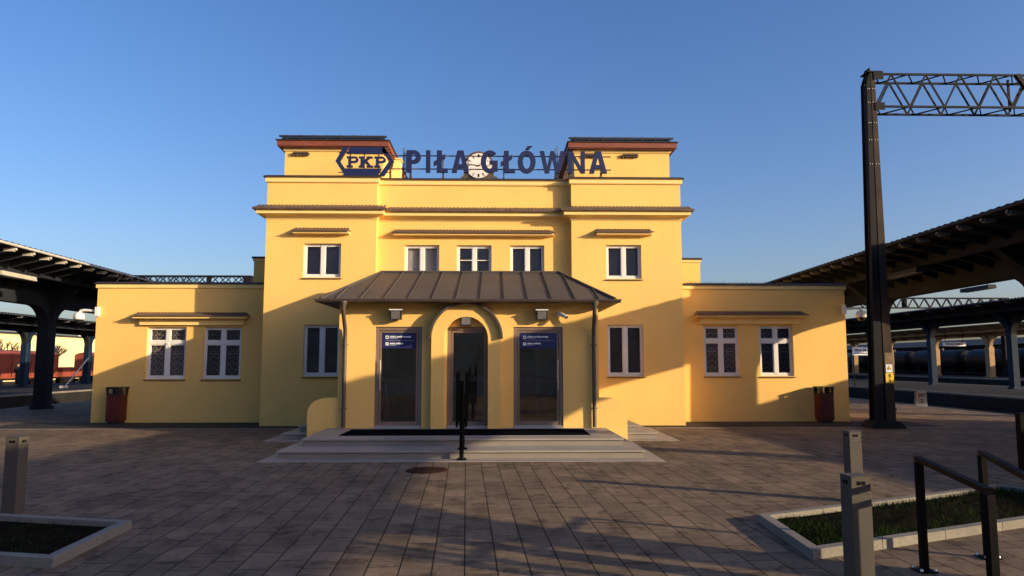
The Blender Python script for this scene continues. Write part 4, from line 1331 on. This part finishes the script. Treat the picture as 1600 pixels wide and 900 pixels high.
# ------------------------------------------------------------------ platform canopies
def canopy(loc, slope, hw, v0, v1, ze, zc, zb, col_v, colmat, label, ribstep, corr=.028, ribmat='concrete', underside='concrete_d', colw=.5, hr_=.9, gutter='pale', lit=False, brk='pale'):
    """gull-wing platform roof; v runs along the track"""
    t = thing('platform_canopy', label, 'platform roof', (0, 0, 0), 'platform roofs on both sides')
    # corrugated sheet
    q = MB(); step = .075; nn = int((v1 - v0) / step)
    vs = []; fs = []
    us = (-hw, -hw * .5, 0, hw * .5, hw)
    for i in range(nn + 1):
        v = v0 + i * step
        cz_ = corr * (1 if (i // 2) % 2 == 0 else -1)
        for u in us:
            zz = zc + (ze - zc) * (abs(u) / hw) ** 1.0
            vs.append((u, v, zz + cz_))
    k5 = len(us)
    for i in range(nn):
        for j in range(k5 - 1):
            a = i * k5 + j
            fs.append((a, a + 1, a + k5 + 1, a + k5))
    q.add(vs, fs)
    q.build('roof_sheet', 'corr', t)
    # boarded underside just below the sheet
    d = .09
    MB().prism([(-hw + .06, ze - d), (0, zc - d), (hw - .06, ze - d), (hw - .06, ze - d - .03), (0, zc - d - .03), (-hw + .06, ze - d - .03)], 'y', v0 + .02, v1 - .02).build('underside', underside, t)
    for s in (-1, 1):
        q = MB().box(s * hw - .02, s * hw + .02, v0, v1, ze - .10, ze - .045)
        q.tube([(s * (hw + .045), v0, ze - .075), (s * (hw + .045), v1, ze - .075)], .045, 8)
        q.build('gutter', gutter, t)
        MB().box(s * hw * .52 - .08, s * hw * .52 + .08, v0 + .05, v1 - .05, (ze + zc) / 2 - .42, (ze + zc) / 2 - .122).build('purlin', ribmat, t)
    # rib prototype (cross beam)
    def rib_mesh():
        q = MB()
        for s in (-1, 1):
            q.prism([(s * .15, zc - .122), (s * (hw - .12), ze - .128), (s * (hw - .12), ze - .22), (s * hw * .6, (ze + zc) / 2 - .26), (s * .15, zc - .48)], 'y', -.05, .05)
        return q
    v = v0 + .4; first = None
    while v < v1 - .2:
        if first is None:
            first = rib_mesh().build('rib', ribmat, t)
            bo = []
            for s in (-1, 1):
                bk = MB()
                bk.box(s * (hw - .34), s * (hw - .06), -.06, .06, ze - .24, ze - .125)
                bk.tube([(s * (hw - .12), 0, ze - .20), (s * (hw + .0), 0, ze - .16)], .05, 8)
                bo.append(bk.build('bracket', brk, first))
            first.location = (0, v, 0)
        else:
            r_ = first.copy(); C.objects.link(r_); r_.parent = t; r_.location = (0, v, 0)
            for b0 in bo:
                b2 = b0.copy(); C.objects.link(b2); b2.parent = r_
        v += ribstep
    # longitudinal beam with rounded haunches at the columns
    zt = zc - .123
    pts = [(v0 + .1, zt), (v0 + .1, zb)]
    for cv in col_v:
        if cv - hr_ - colw / 2 < v0 or cv + hr_ + colw / 2 > v1: continue
        a = cv - colw / 2
        pts += [(a - hr_ + hr_ * math.sin(PI / 2 * k / 8), zb - hr_ + hr_ * math.cos(PI / 2 * k / 8)) for k in range(9)]
        c2 = cv + colw / 2
        pts += [(c2 + hr_ - hr_ * math.cos(PI / 2 * k / 8), zb - hr_ + hr_ * math.sin(PI / 2 * k / 8)) for k in range(9)]
    pts += [(v1 - .1, zb), (v1 - .1, zt)]
    MB().prism(pts, 'x', -.2, .2).build('main_beam', underside if not lit else ribmat, t)
    for cv in col_v:
        a = colw / 2
        q = MB().prism([(-a, cv - a * .8), (-a * .8, cv - a), (a * .8, cv - a), (a, cv - a * .8), (a, cv + a * .8), (a * .8, cv + a), (-a * .8, cv + a), (-a, cv + a * .8)], 'z', 0, zb - hr_ + .01)
        q.box(-a - .05, a + .05, cv - a - .05, cv + a + .05, 0, .12)
        # transverse haunches carrying the wings of the roof
        for s in (-1, 1):
            q.prism([(s * .2, zb - hr_), (s * .2, zc - .2), (s * hw * .5, zc + (ze - zc) * .5 - .2), (s * hw * .45, zc + (ze - zc) * .45 - .35), (s * .55, zb + .1), (s * .3, zb - .25)], 'y', cv - .16, cv + .16)
        q.build('column', colmat, t)
    t.location = loc; t.rotation_euler = (0, 0, -math.atan(slope))
    return t
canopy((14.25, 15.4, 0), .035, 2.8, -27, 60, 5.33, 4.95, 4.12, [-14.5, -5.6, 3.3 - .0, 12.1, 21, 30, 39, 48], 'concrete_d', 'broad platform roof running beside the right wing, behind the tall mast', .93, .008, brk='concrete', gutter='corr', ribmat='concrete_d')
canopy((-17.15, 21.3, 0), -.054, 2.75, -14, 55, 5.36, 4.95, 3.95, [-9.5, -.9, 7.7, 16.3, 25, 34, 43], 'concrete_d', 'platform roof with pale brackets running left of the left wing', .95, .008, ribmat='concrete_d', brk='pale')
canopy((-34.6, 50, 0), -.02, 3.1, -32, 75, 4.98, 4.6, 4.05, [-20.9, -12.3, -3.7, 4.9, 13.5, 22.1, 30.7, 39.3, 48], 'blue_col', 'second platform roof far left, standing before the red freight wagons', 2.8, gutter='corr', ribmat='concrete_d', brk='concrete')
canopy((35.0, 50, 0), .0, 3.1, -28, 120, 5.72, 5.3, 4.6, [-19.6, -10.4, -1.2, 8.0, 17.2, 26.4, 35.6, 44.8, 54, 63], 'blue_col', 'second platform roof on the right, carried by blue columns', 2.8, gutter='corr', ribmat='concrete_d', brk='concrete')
canopy((60.0, 90, 0), .0, 4.0, -30, 140, 6.1, 5.4, 4.9, [-22, -12.2, -2.4, 8.5, 20, 31, 42, 53, 64, 80, 100], 'lit_col', 'farthest platform roof on the right, columns given a sunlit ochre colour', 3.2, gutter='corr', ribmat='lit_col', underside='lit_col', lit=True, hr_=1.3, colw=.75)

def box_lamp(x, y, z, ln, rz, label, m1='lampbody', w_=.34):
    t = thing('canopy_lamp', label, 'lamp', (0, 0, 0), 'long box lamps hanging under the platform roofs')
    MB().prism([(-w_ / 2, 0), (w_ / 2, 0), (w_ / 2 - .03, .14), (-w_ / 2 + .03, .14)], 'y', -ln / 2, ln / 2).build('housing', m1, t)
    MB().box(-w_ / 2 + .03, w_ / 2 - .03, -ln / 2 + .03, ln / 2 - .03, -.012, -.001).build('diffuser', 'lens', t)
    q = MB()
    for s in (-.35, .35):
        q.tube([(0, s * ln, .14), (0, s * ln, .62)], .012, 6)
    q.build('hanger', 'black', t)
    t.location = (x, y, z); t.rotation_euler = (0, 0, rz)
box_lamp(-15.6, 23.9, 4.52, 1.9, R(3), 'pale long box lamp hanging under the left roof, at the left picture edge')
box_lamp(12.9, 22.6, 4.52, 2.0, R(-2), 'dark long box lamp under the right roof, just right of the mast', 'corr')
box_lamp(19.0, 28.2, 4.62, 1.8, R(-2), 'dark rounded lamp hanging free in the sky gap beyond the right roof', 'tank')
MB().tube([(15.9, 28.2, 5.12), (19.1, 28.2, 5.28)], .03, 6).build('lamp_arm', 'black', bpy.data.objects['canopy_lamp.002'] if False else None)
bpy.data.objects['lamp_arm'].parent = None
tag(bpy.data.objects['lamp_arm'], 'thin dark outrigger bar holding the free-hanging lamp at right', 'bar')

# ------------------------------------------------------------------ signs on the right platforms
ps = thing('platform_sign', 'small white station board PIŁA GŁ. hanging between wing corner and mast', 'sign', (27.5, 54.5, 2.3))
MB().box(26.85, 28.15, 54.45, 54.52, 2.32, 2.93).build('board', 'whiteink', ps)
text_mesh('PIŁA GŁ.', .26, (27.5, 54.445, 2.62), 'black', ps, extrude=.002, offset=.008, align='CENTER', width=1.0)
q = MB()
for k in range(14):
    q.box(26.98 + k * .076, 26.98 + k * .076 + .055, 54.443, 54.448, 2.43, 2.50)
q.build('small_print', 'black', ps)
MB().box(26.9, 26.95, 54.52, 54.56, 0, 2.9).box(28.05, 28.1, 54.52, 54.56, 0, 2.9).build('legs', 'black', ps)
ps = thing('hanging_sign', 'narrow white direction board under the second right platform roof', 'sign', (56, 88, 3.8))
MB().box(54.6, 57.4, 88.0, 88.1, 3.75, 4.25).build('board', 'whiteink', ps)
q = MB()
for k in range(7): q.box(54.9 + k * .32, 55.1 + k * .32, 87.98, 87.995, 3.92, 4.1)
q.build('lettering', 'black', ps)
q = MB()
for x in (54.9, 57.1): q.tube([(x, 88.05, 4.25), (x, 88.05, 5.4)], .03, 6)
q.build('hanger', 'black', ps)
km = thing('kilometre_post', 'small grey concrete kilometre post beside the track right of the mast', 'marker', (18.1, 31, -.9))
MB().prism([(17.78, -.95), (18.42, -.95), (18.34, .58), (17.92, .58)], 'y', 30.95, 31.1).build('stone', 'concrete', km, bevel=.01)
text_mesh('247', .22, (18.13, 30.945, .33), 'black', km, extrude=.002, offset=.004, align='CENTER')
text_mesh('2', .22, (18.13, 30.945, .10), 'black', km, extrude=.002, offset=.004, align='CENTER')

# ------------------------------------------------------------------ freight wagons
def covered_wagon(x, y, ln, label, kind='box'):
    t = thing('freight_wagon', label, 'wagon', (x, y, -.9), 'red freight wagons on the far left track')
    h = ln / 2
    zf = .25
    if kind == 'box':
        pl = [(x - 1.35, zf), (x + 1.35, zf), (x + 1.38, 2.55)] + [(x + 1.38 * math.cos(a), 2.55 + .42 * math.sin(a)) for a in [PI * k / 10 for k in range(1, 10)]] + [(x - 1.38, 2.55)]
        MB().prism(pl, 'y', y - h, y + h).build('body', 'rustwag', t)
        q = MB()
        nn = int(ln / 1.1)
        for k in range(nn + 1):
            yy = y - h + .1 + (ln - .2) * k / nn
            q.box(x + 1.382, x + 1.44, yy - .04, yy + .04, zf, 2.5)
        q.box(x + 1.382, x + 1.43, y - h, y + h, 2.42, 2.5).box(x + 1.382, x + 1.43, y - h, y + h, zf, zf + .12)
        q.build('side_posts', 'rustwag', t)
        MB().box(x + 1.445, x + 1.47, y - 1.3, y + 1.3, zf + .1, 2.35).build('sliding_door', 'rustwag', t)
        q = MB()
        for k in range(5): q.box(x + 1.475, x + 1.48, y + 3.6, y + 4.2, 1.9 - k * .22, 2.02 - k * .22)
        q.build('markings', 'whiteink', t)
    else:
        q = MB().box(x - 1.35, x + 1.35, y - h, y + h, zf, zf + .15).box(x + 1.28, x + 1.35, y - h, y + h, zf + .15, 1.25).box(x - 1.35, x - 1.28, y - h, y + h, zf + .15, 1.25).box(x - 1.28, x + 1.28, y - h, y - h + .07, zf + .15, 1.25).box(x - 1.28, x + 1.28, y + h - .07, y + h, zf + .15, 1.25)
        nn = int(ln / 1.3)
        for k in range(nn + 1):
            yy = y - h + .05 + (ln - .1) * k / nn
            q.box(x + 1.352, x + 1.40, yy - .04, yy + .04, zf, 1.3)
        q.build('body', 'rustwag', t)
    MB().box(x - 1.2, x + 1.2, y - h + .1, y + h - .1, .05, .245).build('underframe', 'wheel', t)
    for s in (-1, 1):
        q = MB()
        for dy in (-.9, .9):
            for sx_ in (-.78, .78):
                q.lathe([(.46, x + sx_ - .06), (.46, x + sx_ + .06)], 0, y + s * (h - 2.1) + dy, 20, 'x', -.22)
        q.box(x + .95, x + 1.1, y + s * (h - 2.1) - 1.3, y + s * (h - 2.1) + 1.3, -.3, .0)
        q.build('bogie', 'wheel', t)
    q = MB()
    for s in (-1, 1):
        for u in (-.85, .85):
            q.tube([(x + u, y + s * h, .35), (x + u, y + s * (h + .5), .35)], .12, 10)
    q.build('buffers', 'wheel', t)
covered_wagon(-48, 59.8, 12.5, 'red covered wagon at the left picture edge')
covered_wagon(-48, 73.1, 12.5, 'red covered wagon with white markings left of the thick column')
covered_wagon(-48, 83.2, 6.0, 'low open red wagon between thick column and wing corner', 'low')
covered_wagon(-48, 93.4, 12.5, 'red round-topped wagon seen just left of the wing corner')
track(-48, 50, 130, 'track under the red freight wagons at far left')

def tank_wagon(x, y, label):
    t = thing('tank_wagon', label, 'wagon', (x, y, -.9), 'black tank wagons on the far right')
    h = 6.2
    MB().lathe([(.5, y - h + .0), (1.1, y - h + .12), (1.42, y - h + .4), (1.46, y - h + .8), (1.46, y + h - .8), (1.42, y + h - .4), (1.1, y + h - .12), (.5, y + h)], x, 0, 28, 'y', 2.15).build('tank', 'tank', t)
    MB().lathe([(.38, 3.5), (.38, 3.95), (.3, 4.0)], x, y, 16).build('dome', 'tank', t)
    MB().box(x - 1.2, x + 1.2, y - h - .2, y + h + .2, .1, .4).box(x - 1.0, x + 1.0, y - h * .7, y - h * .7 + .4, .4, 1.1).box(x - 1.0, x + 1.0, y + h * .7, y + h * .7 + .4, .4, 1.1).build('underframe', 'wheel', t)
    q = MB()
    for dy in (-5, -3.2, 3.2, 5):
        for sx_ in (-.78, .78):
            q.lathe([(.46, x + sx_ - .06), (.46, x + sx_ + .06)], 0, y + dy, 20, 'x', -.22)
    q.build('wheels', 'wheel', t)
    q = MB()
    for s in (-1, 1):
        q.bar((x - 1.5, y + s * .35, .3), (x - 1.3, y + s * .25, 3.4), .05)
    for k in range(9): q.bar((x - 1.5 + k * .022, y - .3, .5 + k * .33), (x - 1.5 + k * .022, y + .3, .5 + k * .33), .04)
    q.build('ladder', 'pale', t)
    MB().lathe([(.55, y - h - .02), (.5, y - h - .06)], x, 0, 20, 'y', 2.15).build('end_plate', 'lit_col', t)  # end disc takes the same sunlit colour
for i, (y, lab) in enumerate(((84, 'black tank wagon at the right picture edge, behind the second blue column'), (97.5, 'black tank wagon between the two blue columns at right'), (111, 'black tank wagon behind the blue column right of the mast'), (124.5, 'black tank wagon seen just right of the tall mast'), (138, 'black tank wagon farthest back, seen left of the tall mast'))):
    tank_wagon(68.5, y, lab)
track(68.5, 70, 160, 'track under the black tank wagons at far right')

gs = thing('backdrop_shed', 'long low dark shed added as backdrop behind the black tank wagons at right', 'building', (80, 140, -.95))  # dark shape added to close the bright gap behind the wagons
MB().box(74, 86, 78, 230, -.95, 4.4).build('wall', 'wheel', gs)
MB().prism([(73.6, 4.401), (86.4, 4.401), (80, 5.6)], 'y', 77.6, 230.4).build('roof', 'corr', gs)

# ------------------------------------------------------------------ far left background
wh = thing('warehouse', 'long pale yellow sunlit warehouse beyond the red wagons', 'building', (-78, 110, -.95))
MB().box(-92, -70, 60, 170, -.95, 5.9).build('wall', 'warehouse', wh)
MB().box(-92.3, -69.7, 59.7, 170.3, 5.903, 6.15).build('roof', 'corr', wh)
q = MB()
for k in range(6): q.box(-69.98, -69.9, 66 + k * 17, 68 + k * 17, 3.2, 4.4)
q.build('windows', 'blind', wh)
cs = thing('striped_chimney', 'slim red and white banded chimney far away behind the left platform roofs', 'chimney', (-73, 130, 0))
for k in range(4):
    MB().lathe([(.42, 6.2 + k * 1.35 if k else -.9), (.42, 6.2 + (k + 1) * 1.35 - .001)], -73, 130, 16).build('band', 'white' if k % 2 == 0 else 'red', cs)

def bare_tree(x, y, h, seed, label, r0=.16, z=-.95, spread=.75, depth=6, low=.35):
    random.seed(seed)
    t = thing('bare_tree', label, 'tree', (x, y, z), 'leafless trees')
    tr = MB(); cr_ = MB()
    def grow(p, d, ln, r_, k, mb):
        pts = [p]; q = p
        for _ in range(4):
            d = (d + Vector((random.uniform(-.2, .2), random.uniform(-.2, .2), random.uniform(-.05, .15)))).normalized()
            q = q + d * ln / 4; pts.append(q)
        mb.tube(pts, r_, 6 if r_ > .03 else 4, r2=r_ * .62, caps=False)
        if k <= 0: return
        for c in range(3 if k > 1 else 4):
            i = random.randint(2, 4)
            dd = (d + Vector((random.uniform(-1, 1), random.uniform(-1, 1), random.uniform(-.3, .6))) * spread).normalized()
            grow(pts[i], dd, ln * random.uniform(.6, .8), r_ * .58, k - 1, cr_)
    grow(Vector((x, y, z)), Vector((0, 0, 1)), h * low, r0, depth - 1, tr)
    tr.build('trunk', 'bark', t); cr_.build('crown', 'bark', t)
bare_tree(-56, 84.5, 9, 1, 'leafless tree in front of the warehouse at the left picture edge', r0=.30, depth=7, low=.24)
bare_tree(-56, 91.5, 9.0, 2, 'leafless tree in front of the warehouse left of the thick column', r0=.30, depth=7, low=.24)
bare_tree(-62, 90, 9, 7, 'tall leafless tree rising above the far left platform roof', r0=.26)

# person on the far left platform
def person(x, y, label):
    t = thing('person', label, 'person', (x, y, 0))
    me = bpy.data.meshes.new('body')
    V = [(0, 0, .92), (0, 0, 1.15), (0, 0, 1.38), (0, 0, 1.48), (-.1, 0, .88), (-.12, .02, .48), (-.12, 0, .08), (-.12, -.14, .04), (.1, 0, .88), (.12, -.06, .48), (.13, .02, .08), (.13, -.12, .04),
         (-.19, 0, 1.38), (-.25, 0, 1.1), (-.16, -.2, 1.0), (.19, 0, 1.38), (.25, 0, 1.1), (.22, -.05, .84)]
    E_ = [(0, 1), (1, 2), (2, 3), (0, 4), (4, 5), (5, 6), (6, 7), (0, 8), (8, 9), (9, 10), (10, 11), (2, 12), (12, 13), (13, 14), (2, 15), (15, 16), (16, 17)]
    Rd = [.15, .15, .15, .06, .1, .075, .05, .04, .1, .075, .05, .04, .08, .06, .04, .08, .06, .04]
    me.from_pydata(V, E_, []); me.materials.append(M['coat'])
    o_ = bpy.data.objects.new('body', me); C.objects.link(o_); o_.parent = t
    md = o_.modifiers.new('skin', 'SKIN')
    for i, r_ in enumerate(Rd): me.skin_vertices[0].data[i].radius = (r_, r_)
    me.skin_vertices[0].data[0].use_root = True
    o_.modifiers.new('sub', 'SUBSURF').levels = 1
    q = MB().lathe([(.02, 1.47), (.07, 1.49), (.09, 1.56), (.095, 1.63), (.08, 1.70), (.03, 1.74)], x, y, 14)
    q.tube([(x, y - .09, 1.60), (x, y - .12, 1.58)], .014, 6)
    q.build('head', 'skin', t)
    MB().lathe([(.102, 1.62), (.105, 1.68), (.08, 1.745), (.02, 1.765)], x, y + .01, 14).build('hat', 'coat', t)
person(-36.3, 56.7, 'person in dark clothes standing beside a blue column on the far left platform')

# slanted white stay beside the far left platform
tag(MB().tube([(-30.2, 52.2, .0), (-29.6, 54.0, 2.1)], .05, 8).box(-30.35, -30.0, 51.95, 52.4, 0.001, .18).build('slanted_strut', 'pale'), 'pale slanted strut with a dark foot on the far left platform, by the wing corner', 'strut')

# ------------------------------------------------------------------ unseen train added right of the plaza, shaped for its shade on wing and plaza
tr_ = thing('unseen_train', 'blue passenger train added unseen beyond the right picture edge for its shade', 'train', (20.3, 0, -.9))
pl = [(18.9, -.3), (21.7, -.3), (21.75, 2.0), (21.7, 3.28)] + [(20.3 + 1.4 * math.cos(a), 3.28 + .42 * math.sin(a)) for a in [PI * k / 10 for k in range(1, 10)]] + [(18.9, 3.28), (18.85, 2.0)]
for k in range(2):
    y0 = -29 + k * 24.2
    o_ = MB().prism(pl, 'y', y0, y0 + 23.6).build('carriage', 'train_blue', tr_)
    q = MB()
    for j in range(9): q.box(18.80, 18.845, y0 + 1.6 + j * 2.4, y0 + 3.2 + j * 2.4, 1.4, 2.3)
    q.build('windows', 'darkglass', o_)
    q = MB()
    for dy in (3, 5.4, 18.2, 20.6):
        for sx_ in (-.78, .78):
            q.lathe([(.46, 20.3 + sx_ - .06), (.46, 20.3 + sx_ + .06)], 0, y0 + dy, 20, 'x', -.22)
    q.build('wheels', 'wheel', o_)
MB().prism([(18.82, -.25), (19.6, -.2), (19.3, 1.3), (18.9, 3.4), (18.82, 3.4)], 'x', 18.95, 21.65).build('cab', 'train_yel', tr_)

# plastered building added behind the viewer, only to be reflected in the glass
bb = thing('mirrored_building', 'long plastered building added unseen behind the viewer to be mirrored in the door glass', 'building', (-10, -40, 0))
g = MB()
ops = [(-58 + k * 4.0, -56.4 + k * 4.0, z, z + 2.0) for k in range(24) for z in (1.2, 5.2, 8.8)]
front_wall(g, -60, 38, 0, 12, 40, ops, depth=.2)
g.v = [(a, -b_, c) for a, b_, c in g.v]
g.box(-60, 38, -55, -40.3, 0, 12)
g.build('wall', mat('plaster', (0.60, 0.52, 0.40), .9, var=.2), bb)
MB().prism([(-39.5, 12.01), (-55.5, 12.01), (-47.5, 16)], 'x', -60.5, 38.5).build('roof', 'tile', bb)

pw = thing('mirrored_wall', 'low pale wall added behind the viewer as a light band in the door glass', 'wall', (-2, -6, 0))  # unseen wall added to put a pale band in the door reflections
MB().box(-16, 11, -6.25, -6.0, 0, .92).build('wall', mat('render_white', (0.6, 0.56, 0.5), .9), pw)
MB().box(-16.05, 11.05, -6.3, -5.95, .922, 1.0).build('coping', 'granite', pw)
bare_tree(9.3, 2.6, 6.0, 31, 'small leafless tree beside the ramp, just outside the right picture edge', r0=.09, z=0, low=.32, depth=5, spread=.9)
